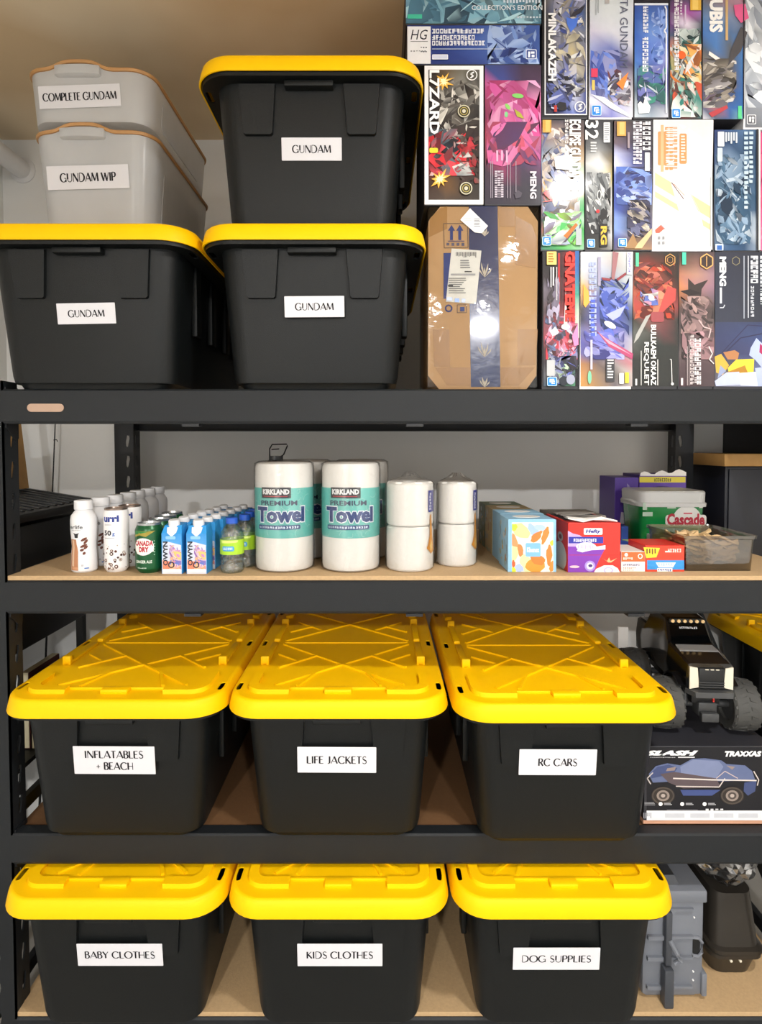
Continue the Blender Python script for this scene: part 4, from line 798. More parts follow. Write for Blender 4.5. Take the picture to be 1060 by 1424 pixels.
# top row
kit('black model kit box with a white frame line and vertical white lettering, top row', (754, -40, 819, 164), Yk, aF, zb=Z2t)
kit('white model kit box with grey vertical lettering and blue art below, top row', (820, -30, 881, 164), Yk, aG, 'card_white', zb=Z2t)
kit('blue model kit box with a white edge line and pale bottom, top row', (882, -30, 930, 164), Yk, aH, zb=Z2t)
kit('colourful dark model kit box with a gold patch and orange art, top row', (930.5, -40, 976.5, 166), Yk, aI, zb=Z2t)
zP = at(1025, 180, Yk+.01).z
kit('blue model kit box with tall white letters and a dark bronze shape, top row', (977, -40, 1035, 172), Yk, aJ, zb=Z2t)
kit('silver grey model kit box at the right edge, top row', (1036, -40, 1100, 178), Yk+.01, aK, 'card_white', zb=zP)

# left column: the taped shipping carton and the boxes lying on it
zC = at(672, 286, Yk).z
kit('tall model kit box with a white border beside the stacked totes', (590, 91, 673, 285), Yk, aC, zb=zC, zt=at(640, 90.5, Yk).z)
kit('tall dark model kit box with pink angular art and green spots', (674, 90, 753, 285), Yk, aD, zb=zC, zt=at(640, 90.5, Yk).z)
zD = at(640, 90.5, Yk).z
kit('flat navy model kit box with a white end panel at its left', (566, 35, 751, 90), Yk, aB, zb=zD)
zE = at(640, 35, Yk).z
kit("flat teal-blue model kit box reading COLLECTION'S EDITION, topmost of its column", (564, -34, 753.5, 33.5), Yk, aA, zb=zE)

# shipping carton in a clear bag
M['kraft'] = mat('kraft_cardboard', '#c9a06e', .75, var=.06, vscale=14, bump=.05, bscale=60)
M['tape_tan'] = mat('packing_tape', '#b0803f', .3, var=.05, coat=.5)
M['tape_navy'] = mat('navy_tape', '#23305e', .22, var=.12, vscale=30, coat=.6, bump=.25, bscale=45)
def film(name, rough=.12, t=.93, col='#e8e8ea', bscale=28., bstr=.5):
    m, N, L, b = nt(name); N.remove(b)
    g = N.new('ShaderNodeBsdfGlossy'); g.inputs['Roughness'].default_value = rough; tp = N.new('ShaderNodeBsdfTransparent'); tp.inputs[0].default_value = lin(col)
    tc = N.new('ShaderNodeTexCoord'); n = N.new('ShaderNodeTexNoise'); n.inputs['Scale'].default_value = bscale; n.inputs['Detail'].default_value = 3; n.inputs['Distortion'].default_value = 1.2; L.new(tc.outputs['Object'], n.inputs['Vector'])
    bp = N.new('ShaderNodeBump'); bp.inputs['Strength'].default_value = bstr; bp.inputs['Distance'].default_value = .01; L.new(n.outputs['Fac'], bp.inputs['Height']); L.new(bp.outputs['Normal'], g.inputs['Normal'])
    fr = N.new('ShaderNodeFresnel'); fr.inputs[0].default_value = 1.4; L.new(bp.outputs['Normal'], fr.inputs['Normal'])
    mr = N.new('ShaderNodeMapRange'); mr.inputs[3].default_value = 1-t; mr.inputs[4].default_value = .45; L.new(fr.outputs[0], mr.inputs[0])
    mx = N.new('ShaderNodeMixShader'); L.new(mr.outputs[0], mx.inputs[0]); L.new(tp.outputs[0], mx.inputs[1]); L.new(g.outputs[0], mx.inputs[2]); L.new(mx.outputs[0], N['Material Output'].inputs['Surface'])
    return m
M['film'] = film('clear_film', .07, .96, bscale=16., bstr=.22)
o = Vector((at(672, 400, Yk).x, Yk+.004, zs))
ship = thing('shipping_carton', 'tan cardboard shipping carton with navy tape inside a clear plastic bag', 'box', o)
hw = (at(748, 400, Yk).x-at(596, 400, Yk).x)/2; hz = zC-zs-.001; cc = .034
q = MB(); q.prism([(-hw+cc*.8, 0.001), (hw-cc*.7, 0.001), (hw, cc), (hw, hz-cc), (hw-cc*.7, hz), (-hw+cc*.8, hz), (-hw, hz-cc), (-hw, cc)], .0, .26, f=lambda u, v, h: (u, h, v)); q.build('carton', 'kraft', ship, smooth=0)
Pm = px_front(Yk+.004, o)
def patch(name, m, P, h0, h1): 
    q = MB(); q.prism(P, h0, h1, f=lambda u, v, h: Pm(u, v, h)); return q.build(name, m, ship, smooth=0)
patch('navy_tape', 'tape_navy', [(652, 287), (692, 287), (694, 400), (696, 538), (655, 538), (653, 420)], .0004, .0008)
for P in ([(597, 330), (622, 318), (622, 287), (612, 290), (598, 304)], [(692, 287), (716, 290), (716, 315), (695, 315)], [(717, 300), (740, 313), (746, 330), (745, 373), (717, 368)], [(602, 458), (625, 458), (626, 510), (604, 510)], [(720, 458), (748, 458), (745, 508), (720, 508)], [(606, 512), (655, 511), (655, 536), (622, 536)], [(697, 511), (744, 511), (722, 536), (697, 536)]): patch('tan_tape', 'tape_tan', P, .0003, .0006)
art = Art(base=.0010, step=4e-5)
nb = '#2c3f80'
art.line([(617, 311), (650, 311), (651, 344), (618, 345), (617, 311)], .9, '#6c5a50')
for u in (628, 639.5): art.poly([(u, 313), (u+5, 321), (u+2, 321), (u+2, 334), (u-2, 334), (u-2, 321), (u-5, 321)], nb)
art.rect(623, 335, 646, 336, nb); art.bars(621, 338, 649, 343, 4, '#5c5a70', 3, duty=.55)
art.poly([(617, 352), (627, 352), (622, 415), (617, 416)], nb); art.ring(624, 429, 4.6, 4.6, 2.2, nb, 7); art.line([(636, 424), (649, 424), (649, 435), (636, 435), (636, 424)], .8, '#6c5a50'); art.rect(640, 427, 646, 433, nb)
def sprig(cx, cy, s):
    for dx, dy in ((-7, -11), (-3.5, -15), (3.5, -14), (7, -9), (0, -10)): art.poly([(cx, cy), (cx+dx*s*.7-1.3, cy+dy*s*.6), (cx+dx*s, cy+dy*s), (cx+dx*s*.7+1.3, cy+dy*s*.6)], '#cfc4ae')
for cy, s in ((329, .8), (386, 1.4), (497, 1.4), (539, 1)): sprig(674, cy, s)
art.poly([(628, 346), (669.5, 349), (662, 423), (620, 420)], '#eceade')
art.bars(634, 351, 663, 359, 16, '#4a4a4c', 4, duty=.5); art.bars(640, 362, 654, 375, 4, '#8c8c8a', 5, vert=False, duty=.5); art.rect(646, 377.5, 656, 379, '#3a3a3c'); art.rect(627, 381, 661, 383.5, '#b0b0ae'); art.bars(624, 387, 650, 410, 8, '#6c6c6c', 6, vert=False, duty=.35); art.rect(623, 397, 630, 399, '#2c2c2e')
art.rect(621, 414, 629, 418.5, '#b4c0dc'); art.rect(632.5, 415.5, 638.5, 420.5, '#8ca4d8'); art.rect(642, 416, 647, 421, '#b4c0dc')
art.poly([(653.5, 290.5), (678.5, 315), (670, 325), (660, 324), (640, 306.5)], '#ecebea'); art.bars(659, 305, 671, 317, 6, '#77777a', 4, vert=False, duty=.5); art.bars(645, 304, 657, 309, 3, '#a0a0a2', 5, vert=False, duty=.3)
tag(art.build('label_print', 'gloss_print', Pm, ship), kind='stuff')
q = MB(); q.box(-hw-.003, hw+.003, -.0035, .264, .0005, hz+.0005, .006); q.build('plastic_bag', 'film', ship)

# ---------------------------------------------------------------- middle shelf: drinks
z2 = S[1]
M['bottle_white'] = mat('bottle_white', '#e6e6e8', .35, var=.02)
M['can_white'] = mat('can_white', '#eceaea', .35, var=.02)
M['can_green'] = mat('can_green', '#14552f', .3, .3, var=.1)
M['alu'] = mat('aluminium', '#b9bcc0', .28, .9, var=.04)
M['bronze_rim'] = mat('bronze_rim', '#8a7a70', .3, .8, var=.04)
M['carton_blue'] = mat('carton_blue', '#2f93d8', .4, var=.05)
M['cap_white'] = mat('cap_white', '#e4e4e6', .4, var=.02)
M['cap_blue'] = mat('cap_blue', '#1f52b8', .4, var=.04)
M['label_green'] = mat('label_green', '#a4d02c', .4, var=.06)
def glassy(name, col, rough=.05, t=.8, ior=1.33):
    m, N, L, b = nt(name); b.inputs['Base Color'].default_value = lin(col); b.inputs['Roughness'].default_value = rough; b.inputs['Transmission Weight'].default_value = 1.0; b.inputs['IOR'].default_value = ior
    tp = N.new('ShaderNodeBsdfTransparent'); tp.inputs[0].default_value = lin(col); mx = N.new('ShaderNodeMixShader'); mx.inputs[0].default_value = t
    tc = N.new('ShaderNodeTexCoord'); n = N.new('ShaderNodeTexNoise'); n.inputs['Scale'].default_value = 90; L.new(tc.outputs['Object'], n.inputs['Vector']); bp = N.new('ShaderNodeBump'); bp.inputs['Strength'].default_value = .15; L.new(n.outputs['Fac'], bp.inputs['Height']); L.new(bp.outputs['Normal'], b.inputs['Normal'])
    L.new(b.outputs[0], mx.inputs[1]); L.new(tp.outputs[0], mx.inputs[2]); L.new(mx.outputs[0], N['Material Output'].inputs['Surface']); return m
M['pet'] = film('clear_pet', .10, .80, '#eef4f2', 60., .6)
def us(w, n): return [-w+2*w*i/n for i in range(n+1)]
def place_row(p0, p1, n): return [p0+(p1-p0)*(i/(n-1) if n > 1 else 0) for i in range(n)]
ORD = ['front', 'second', 'third', 'fourth', 'fifth', 'sixth', 'rearmost']
def clones(proto, pts, labels, rz=None):
    out = []
    for i, (p, lb) in enumerate(zip(pts, labels)):
        o = proto if i == 0 else copy_tree(proto)
        o.location = p; o['label'] = lb
        if rz: o.rotation_euler = (0, 0, rz[i])
        out.append(o)
    return out

# protein shake bottles
bp_ = [(.0, 0), (.026, 0), (.0295, .004), (.030, .020), (.0290, .045), (.0275, .062), (.029, .085), (.0305, .105), (.0305, .128), (.029, .138), (.022, .148), (.018, .153), (.018, .158)]
def bprof(v):
    if v is None: return .030
    for (r0, a), (r1, b) in zip(bp_, bp_[1:]):
        if a <= v <= b and b > a: return r0+(r1-r0)*(v-a)/(b-a)
    return .030
pb = thing('shake_bottle', 'x', 'bottle', (0, 0, z2), 0, 'white shake bottles in a row')
MB().lathe(bp_[1:], 32).build('bottle', 'bottle_white', pb)
MB().lathe([(.019, .153), (.0215, .154), (.0215, .174), (.020, .176), (.0, .1762)], 28).build('cap', 'cap_white', pb)
a = Art(down=False)
a.poly([(-.026, .006), (-.002, .006), (-.002, .052), (-.006, .070), (-.007, .082), (-.026, .082)], '#b9805c'); a.rect(-.020, .016, -.013, .080, '#d8b89c'); a.rect(-.026, .008, -.002, .014, '#cf9a76')
a.text('nerlife', -.030, .108, .010, .117, '#2c2c34', bold=.01); a.bars(-.018, .104, .006, .1055, 8, '#8a8a90', 2)
a.poly([(-.014, .098), (-.006, .096), (.002, .098), (-.001, .094), (-.002, .086), (-.010, .086), (-.011, .094)], '#2c2c30')
for (cx, cz, r, q_) in ((.012, .082, .008, .5), (.016, .076, .007, .9), (.011, .066, .009, .4), (.016, .062, .006, .7), (.007, .056, .005, .3), (.012, .048, .004, .8)): a.ell(cx, cz, r, .0032, '#6a3a2c', 12, q_)
a.rect(.012, .010, .022, .0125, '#3c78c8'); a.bars(.005, .0165, .012, .021, 3, '#a8a8b0', 3, vert=False)
a.split_u(us(.03, 12)); a.split_v([.02, .045, .062, .085, .105, .128]); a.build('label', 'gloss_print', wrap(bprof), pb)
Fb = on(134, 800, z2); Rb = on(222, 757, z2)
pf = [Vector((at(123, 750, .06).x+i*.0305*1.0, .062+i*.078, z2)) for i in range(7)]
for i, px_ in enumerate((117, 141, 161, 179, 192, 207, 220)): pf[i].x = at(px_, 740, pf[i].y).x
clones(pb, pf, [f'white shake bottle, {q} of the row receding at the left' for q in ORD], [.05]*7)
# coffee-style shake cans
cp_ = [(.022, 0), (.0245, .003), (.0285, .010), (.0288, .014), (.0288, .146), (.0265, .153)]
wc = thing('tall_can', 'x', 'can', (0, 0, z2), 0, 'tall white cans with brown rings')
MB().lathe(cp_, 32).build('can', 'can_white', wc)
MB().lathe([(.0268, .1525), (.0268, .157), (.0245, .157), (.0235, .154), (0, .1535)], 32).build('rim', 'bronze_rim', wc)
a = Art(down=False); a.text('urri', -.021, .124, .019, .141, '#2c3f8e', bold=.05); a.bars(-.018, .116, .012, .120, 3, '#a0a0a8', 4, vert=False, duty=.4); a.text('50', -.019, .091, .001, .104, '#22242c', bold=.03); a.text('g', .003, .089, .009, .098, '#3c6cb8', bold=.02); a.rect(-.018, .084, .008, .0855, '#a8a8ae')
rg = random.Random(8)
for i in range(46):
    cx, cz, r = rg.uniform(-.035, .035), .008+rg.random()*.062, rg.uniform(.0012, .0045)
    if cz > .055: r *= .4
    c = rg.choice(['#5a3428', '#6c4434', '#4a2c24', '#8a6858', '#b0a49c']); a.ell(cx, cz, r, r*1.05, c, 12)
    if r > .003: a.ell(cx, cz, r*.5, r*.5, '#e8dcd4', 10)
a.split_u(us(.036, 14)); a.build('label', 'gloss_print', wrap(.0288), wc)
clones(wc, [Vector((at(162, 750, .064).x, .064, z2)), Vector((at(181, 750, .130).x, .130, z2))], ['tall white can reading 50g with brown rings, in front', 'tall white can with brown rings half hidden behind the front one'])
# green soda cans
gc_ = [(.0235, 0), (.025, .002), (.0325, .010), (.033, .013), (.033, .104), (.031, .110), (.0275, .117)]
gc = thing('soda_can', 'x', 'can', (0, 0, z2), 0, 'green soda cans')
MB().lathe(gc_, 32).build('can', 'can_green', gc)
MB().lathe([(.0277, .1165), (.0282, .1215), (.026, .1215), (.025, .117), (0, .1165)], 32).build('rim', 'alu', gc)
a = Art(down=False); a.poly([(-.028, .088), (-.012, .094), (.004, .090), (.018, .099), (.026, .104), (-.03, .104)], '#9a8a34'); a.poly([(-.028, .094), (-.01, .098), (.014, .103), (-.03, .104)], '#2a7a3c')
a.ell(-.003, .066, .026, .021, '#f0ece6', 24); a.poly([(-.026, .074), (.020, .080), (.022, .054), (-.020, .048)], '#f0ece6'); a.text('CANADA', -.026, .068, .021, .081, '#b01f34', bold=.05); a.text('DRY', -.013, .053, .011, .066, '#b01f34', bold=.06)
a.text('GINGER ALE', -.024, .026, .018, .033, '#d8e4d8', bold=.03); a.bars(-.018, .013, .006, .016, 7, '#c0d4c4', 2); a.bars(.022, .045, .026, .085, 6, '#8ab89a', 3, vert=False, duty=.4)
a.split_u(us(.034, 14)); a.build('label', 'gloss_print', wrap(.0330), gc)
clones(gc, [Vector((at(px_, 760, y).x, y, z2)) for px_, y in ((208, .055), (222, .128), (231, .200), (240, .272))], [f'green soda can, {q} of its row' for q in ('front', 'second', 'third', 'rearmost')])
# blue drink cartons
bc = thing('drink_carton', 'x', 'carton', (0, 0, z2), 0, 'small blue drink cartons with white caps')
hw_ = .0245; q = MB(); q.loft([[(-hw_, -hw_, 0), (hw_, -hw_, 0), (hw_, hw_, 0), (-hw_, hw_, 0)], [(-hw_, -hw_, .098), (hw_, -hw_, .098), (hw_, hw_, .098), (-hw_, hw_, .098)], [(-hw_+.004, -hw_+.012, .116), (hw_-.004, -hw_+.012, .116), (hw_-.002, hw_-.004, .120), (-hw_+.002, hw_-.004, .120)]]); q.build('carton', 'carton_blue', bc, smooth=0)
q = MB(); q.lathe([(.0135, 0), (.0135, .017), (.012, .020), (0, .0205)], 20); cap = q.build('cap', 'cap_white', bc, (0, -.004, .110), (.12, 0, 0)); 
q = MB(); q.prism([(-.013, .112), (-.011, .100), (0, .090), (.011, .100), (.013, .112)], -.001, .0016, f=lambda u, v, h: (u, -hw_+max(0, (v-.098)*.62)-h, v)); q.build('cap_collar', 'cap_white', bc, smooth=0)
a = Art(down=False); a.grad(-hw_+.001, .0, hw_-.001, .096, [['#e0e4ea', '#d8dce8'], ['#e8ecf0', '#dcd4e0'], ['#5ca8e0', '#4c98d8'], ['#2c8cd4', '#2c8cd4']][::1])
a.poly([(-.022, .004), (.022, .006), (.023, .070), (-.008, .078), (-.022, .078)], '#cfd4e4'); a.shards(-.006, .010, .023, .070, ['#e8a04c', '#b06cb8', '#5c78c8', '#f0c878', '#8c5ca8', '#e8b8c8'], 26, 5, .5); a.poly([(-.022, .012), (-.006, .012), (-.004, .030), (-.022, .034)], '#e07c5c'); a.rect(-.022, .004, .022, .012, '#e6e6ea')
a.text('OWYN', -.021, .020, -.009, .079, '#1c2030', rot=-1, bold=.04); a.ring(-.001, .022, .0065, .0065, .003, '#1c1e28'); a.rrect(-.014, .084, .010, .092, .003, '#8ac0e8')
a.build('label', 'print', flat_front(-hw_), bc)
cl = []; lbs = []
for k in range(7):
    for j, pxx in enumerate((243, 277)):
        y = .050+k*.057; cl.append(Vector((at(pxx, 770, .045).x+.0045*k, y, z2))); lbs.append(f'blue drink carton with white cap, {ORD[k]} of the {["left", "right"][j]} file')
clones(bc, cl, lbs)
# small water bottles
wb_ = [(.024, 0), (.028, .004), (.0285, .018), (.0262, .024), (.0285, .030), (.0262, .036), (.0285, .042), (.0285, .088), (.0270, .098), (.018, .112), (.0125, .118), (.0125, .122)]
wb = thing('water_bottle', 'x', 'bottle', (0, 0, z2), 0, 'small clear water bottles with green labels')
MB().lathe(wb_, 28).build('bottle', 'pet', wb)
MB().lathe([(.0135, .119), (.0145, .120), (.0145, .133), (.0135, .134), (0, .134)], 24).build('cap', 'cap_blue', wb)
MB().lathe([(.0289, .046), (.0289, .082), (.0286, .082), (.0286, .046)], 28, cap=False).build('wrap_label', 'label_green', wb)
a = Art(down=False, base=6e-4); a.rrect(-.018, .055, .012, .067, .004, '#3c9ad0'); a.bars(-.015, .058, .009, .064, 6, '#d8ecf8', 2, duty=.7); a.poly([(-.020, .074), (.02, .076), (.022, .081), (-.022, .081)], '#d8ec7c'); a.split_u(us(.03, 12)); a.build('label_print', 'print', wrap(.0289), wb)
clones(wb, [Vector((at(px_, 770, y).x, y, z2)) for px_, y in ((323, .052), (341, .118), (349, .184), (355, .250))], [f'small clear water bottle with blue cap, {q} of its row' for q in ('front', 'second', 'third', 'rearmost')])

# ---------------------------------------------------------------- paper goods
M['tissue'] = mat('white_tissue', '#efece6', .8, var=.03, vscale=30, bump=.5, bscale=60)
M['wrap_film'] = film('roll_wrap_film', .16, .93, '#f4f4f4', 22., .35)
M['teal_wrap'] = mat('teal_wrap', '#6fc6bd', .4, var=.12, vscale=18)
M['core'] = mat('card_core', '#9a7a58', .8)
def towel(label, px_, y, R=.0745, Hh=.272):
    t = thing('paper_towel_roll', label, 'paper towel', (at(px_, 740, y).x, y, z2), 0, 'wrapped paper towel rolls')
    MB().lathe([(.021, .004), (R-.010, .001), (R-.004, .005), (R-.002, .014), (R-.002, Hh-.016), (R-.006, Hh-.006), (R-.014, Hh-.003), (.021, Hh-.003), (.021, .004)], 40, cap=False).build('roll', 'tissue', t)
    MB().lathe([(.021, .004), (.021, Hh-.004), (.0195, Hh-.004), (.0195, .004)], 20, cap=False).build('core', 'core', t)
    MB().lathe([(R-.001, .085), (R-.0005, .086), (R-.0005, .206), (R-.001, .207)], 48, cap=False).build('print_band', 'teal_wrap', t)
    a = Art(down=False, base=1e-4, step=3e-5); rg = random.Random(int(px_))
    for i in range(26):
        cx, cz = rg.uniform(-.085, .085), rg.uniform(.092, .200); r = rg.uniform(.006, .016); a0 = rg.uniform(0, 300)
        a.line([(cx+r*math.cos(math.radians(a0+j*22)), max(.088, min(.204, cz+r*math.sin(math.radians(a0+j*22))))) for j in range(6)], .0012, '#a4dcd4')
    a.rect(-.048, .183, .028, .209, '#1e2026'); a.text('KIRKLAND', -.044, .192, .024, .205, '#f4f4f4', bold=.05); a.rect(-.042, .1865, .020, .1885, '#b02c34')
    a.text('PREMIUM', -.050, .165, .044, .177, '#243858', bold=.02)
    a.text('Towel', -.066, .121, .066, .164, '#f2f6fa', bold=.09); a.text('Towel', -.064, .1235, .064, .1615, '#2f5596', bold=.055); a.text('Towel', -.063, .1245, .063, .161, '#243a78', bold=.03)
    a.rrect(-.060, .106, .052, .117, .004, '#2c4a80'); a.bars(-.056, .109, .049, .114, 16, '#d4e0ee', 4, duty=.65)
    a.split_u(us(.09, 24)); a.build('print', 'film_print', wrap(R), t)
    MB().lathe([(R-.014, .0003), (R+.0012, .004), (R+.0015, .02), (R+.0015, Hh-.022), (R+.0005, Hh-.006), (R-.010, Hh), (.030, Hh+.001)], 36, cap=False).build('plastic_wrap', 'wrap_film', t)
    return t
towel('paper towel roll with teal band, front left of the four rolls', 396, .105)
towel('paper towel roll with teal band, front right of the four rolls', 488, .105)
towel('paper towel roll half hidden behind the gap between the front two', 425, .265)
towel('paper towel roll behind the front right paper towel roll', 503, .265)
M['orange_print'] = mat('orange_ribbon', '#e8a030', .4); M['blue_print'] = mat('blue_label', '#3a3f98', .4)
def tissue_pack(label, px_, y, R, Hh, grey=False):
    t = thing('toilet_paper_pack', label, 'toilet paper', (at(px_, 740, y).x, y, z2), 0, 'wrapped toilet paper packs')
    h = Hh/2
    for k in range(2):
        z0 = k*h; MB().lathe([(.020, z0+.002), (R-.006, z0+.001), (R-.0025, z0+.005), (R-.002, z0+.02), (R-.002, z0+h-.02), (R-.003, z0+h-.005), (R-.008, z0+h-.001), (.020, z0+h-.002), (.020, z0+.002)], 36, cap=False).build('roll', 'tissue', t)
    a = Art(down=False, base=1e-4)
    u0 = R*.80
    a.rect(u0, Hh*.66, u0+.03, Hh*.90, '#3a3f9a'); a.bars(u0+.004, Hh*.68, u0+.012, Hh*.88, 6, '#f4f4fa', 3, vert=False, duty=.75)
    a.poly([(u0, Hh*.30), (u0+.006, Hh*.40), (u0+.007, Hh*.62), (u0+.012, Hh*.64), (u0+.018, Hh*.40), (u0+.030, Hh*.22), (u0+.012, Hh*.19), (u0-.006, Hh*.26)], '#e6a036'); a.poly([(u0+.006, Hh*.28), (u0+.014, Hh*.34), (u0+.020, Hh*.25), (u0+.010, Hh*.22)], '#f4cc70')
    a.split_u([u0+.004*i for i in range(-2, 9)]); a.build('print', 'film_print', wrap(R), t)
    n = 40; rg = random.Random(int(px_)); ph = [rg.uniform(0, 6.3) for _ in range(6)]
    def ring(r, zz, am): return [((r+am*math.sin(7*b+ph[0]+zz*30)+am*.6*math.sin(13*b+ph[1]))*math.cos(b), (r+am*math.sin(7*b+ph[0]+zz*30)+am*.6*math.sin(13*b+ph[1]))*math.sin(b), zz) for b in [2*PI*i/n for i in range(n)]]
    MB().loft([ring(R-.012, .0004, .0), ring(R+.0015, .006, .0004), ring(R+.002, Hh*.33, .0008), ring(R+.0015, Hh*.5, .0004), ring(R+.002, Hh*.7, .0008), ring(R+.0015, Hh-.008, .001), ring(R-.012, Hh+.002, .002), ring(.022, Hh+.010, .004), ring(.010, Hh+.022, .003)], False, True).build('plastic_wrap', 'wrap_film', t)
tissue_pack('two white toilet paper rolls stacked in clear wrap, nearer pack', 570, .098, .061, .222)
tissue_pack('two white toilet paper rolls stacked in clear wrap, pack further back', 635, .150, .053, .218)
# dark wire-handled bottle at the back
M['dark_clear'] = mat('smoky_plastic', '#4a4c4e', .25, var=.1)
jp = at(384, 640, .45); jug = thing('lantern_jar', 'dark jar with a wire bail handle standing behind the paper towels', 'jar', (jp.x, .45, z2))
hj = at(384, 634, .45).z-z2
MB().lathe([(.045, 0), (.048, .004), (.048, hj-.05), (.040, hj-.03), (.022, hj-.012), (.022, hj)], 24).build('jar', 'dark_clear', jug)
w_ = .030; q = MB(); q.tube([(-.020, 0, hj-.004), (-.020, 0, hj+.022), (-.012, 0, hj+.036), (.034, 0, hj+.037), (.036, 0, hj+.032), (.024, 0, hj+.004), (.012, 0, hj-.004)], .0022, 6); q.tube([(-.014, 0, hj+.020), (.010, 0, hj+.022)], .002, 6); q.build('wire_handle', 'rack_dark', jug)

# ---------------------------------------------------------------- boxes at the right of the middle shelf
def px_box(name, label, cat, rect, Yf, depth, m, fn=None, group=None, zb=None, mt='print', rz=0):
    x0, y0, x1, y1 = rect; zb = z2 if zb is None else zb
    ym = (y0+y1)/2; xa, xb = at(x0, ym, Yf).x, at(x1, ym, Yf).x; zt = at(x0, y0, Yf).z
    o = Vector(((xa+xb)/2, Yf, zb)); t = thing(name, label, cat, o, 0, group)
    MB().box(xa-o.x, xb-o.x, 0, depth, 0, zt-zb, .0012).build('carton', m, t, smooth=0)
    if fn:
        a = Art(); fn(a, x0+.5, y0+.5, x1-.5, y1-.5); a.build('printed_front', mt, px_front(Yf, o, zb+.0004), t)
    return t, o, zt
M['kleenex_blue'] = mat('pale_blue_card', '#8ebcd8', .45, var=.15, vscale=40)
M['kleenex_green'] = mat('sage_card', '#6f8068', .5, var=.15, vscale=40)
M['kleenex_tan'] = mat('tan_card', '#b09a6c', .5, var=.2, vscale=40)
M['red_card'] = mat('red_card', '#d2281e', .4, var=.04); M['white_card2'] = mat('white_card_glossy', '#e8e4de', .45, var=.03); M['grey_card'] = mat('grey_card', '#8c8680', .5, var=.1)
def aKl(a, x0, y0, x1, y1):
    a.rect(x0, y0, x1, y1, '#8abce2'); X0, Y0, X1, Y1 = x0+2.5, y0+4, x1-4, y1-3
    a.rect(X0, Y0, X1, Y1, '#e6e2d4'); rg = random.Random(3)
    def blob(cx, cy, rx, ry, c, rot):
        n = 14; P = []
        for i in range(n):
            k = rg.uniform(.8, 1.15); u, v = rx*k*math.cos(2*PI*i/n), ry*k*math.sin(2*PI*i/n); x, y = cx+u*math.cos(rot)-v*math.sin(rot), cy+u*math.sin(rot)+v*math.cos(rot); P.append((min(max(x, X0), X1), min(max(y, Y0), Y1)))
        a.poly(P, c)
    for cx, cy, rx, ry, c, rot in ((724, 738, 16, 9, '#f0d890', .5), (714, 733, 6, 5, '#b8cc3c', 0), (742, 737, 10, 6, '#9cb8e4', .9), (752, 734, 9, 4, '#a8c0ea', .2), (746, 746, 5, 10, '#dc7c38', .8), (758, 745, 4.5, 12, '#e08038', .3), (716, 756, 5, 14, '#e8905c', -.3), (713, 770, 8, 12, '#f0dc98', .3), (724, 766, 4, 10, '#d88048', -.2), (732, 784, 9, 14, '#f2e0a0', -.4), (722, 790, 7, 6, '#a4b8e4', .5), (744, 786, 13, 11, '#e09034', .2), (748, 778, 12, 7, '#d87830', .3), (764, 772, 4, 14, '#dc7c34', 0), (768, 788, 4, 8, '#e08838', .2), (768, 755, 3, 4, '#c8d040', 0), (714, 793, 4, 5, '#c8d838', 0), (714, 784, 3, 5, '#d05c30', 0), (756, 795, 4, 3, '#f0ece4', 0)): blob(cx, cy, rx, ry, c, rot)
    a.rrect(731, 755, 752, 774, 1.5, '#7ab2e0'); a.text('Kleenex', 733, 761, 750, 768, '#eef4fa', bold=.03)
KX = 'tissue boxes in a file'
def kbox(i, y, m, lb, fn=None):
    xc = at(741.5, 760, .045).x + (-.004, .0, .0, .0)[i]; hwk = (at(774, 760, .045).x-at(709, 760, .045).x)/2; hh = at(740, 722, .045).z-z2
    t = thing('tissue_box', lb, 'tissue box', (xc, y, z2), 0, KX); MB().box(-hwk, hwk, 0, .108, 0, hh, .0012).build('carton', m, t, smooth=0)
    q = MB(); q.prism([(.035*math.cos(2*PI*j/20), .054+.024*math.sin(2*PI*j/20)) for j in range(20)], hh, hh+.0006); q.build('opening_film', 'white_card2', t, smooth=0)
    if fn: a = Art(); fn(a, 709.6, 722.5, 773.5, 799.2); a.build('printed_front', 'print', px_front(.045, (xc, y, z2), z2+.0004), t)
    if m != 'kleenex_blue' or fn:
        a = Art(down=False); rg = random.Random(i)
        for j in range(22): a.ell(rg.uniform(.006, .102), rg.uniform(.006, hh-.006), rg.uniform(.004, .012), rg.uniform(.003, .008), rg.choice(['#c8a860', '#8c9c88', '#b8c4c8', '#a0784c', '#7c98b0']), 10, rg.uniform(0, 3))
        a.build('printed_side', 'print', lambda u, v, h: Vector((-hwk-h*.5, min(max(u, 0.0), .108), min(max(v, 0), hh))), t)
kbox(0, .045, 'kleenex_blue', 'pale blue tissue box with orange leaf print, front of its file', aKl)
kbox(1, .158, 'kleenex_blue', 'pale blue tissue box, second of its file')
kbox(2, .271, 'kleenex_tan', 'tan patterned tissue box, third of its file')
kbox(3, .384, 'kleenex_green', 'sage green tissue box, rearmost of its file')
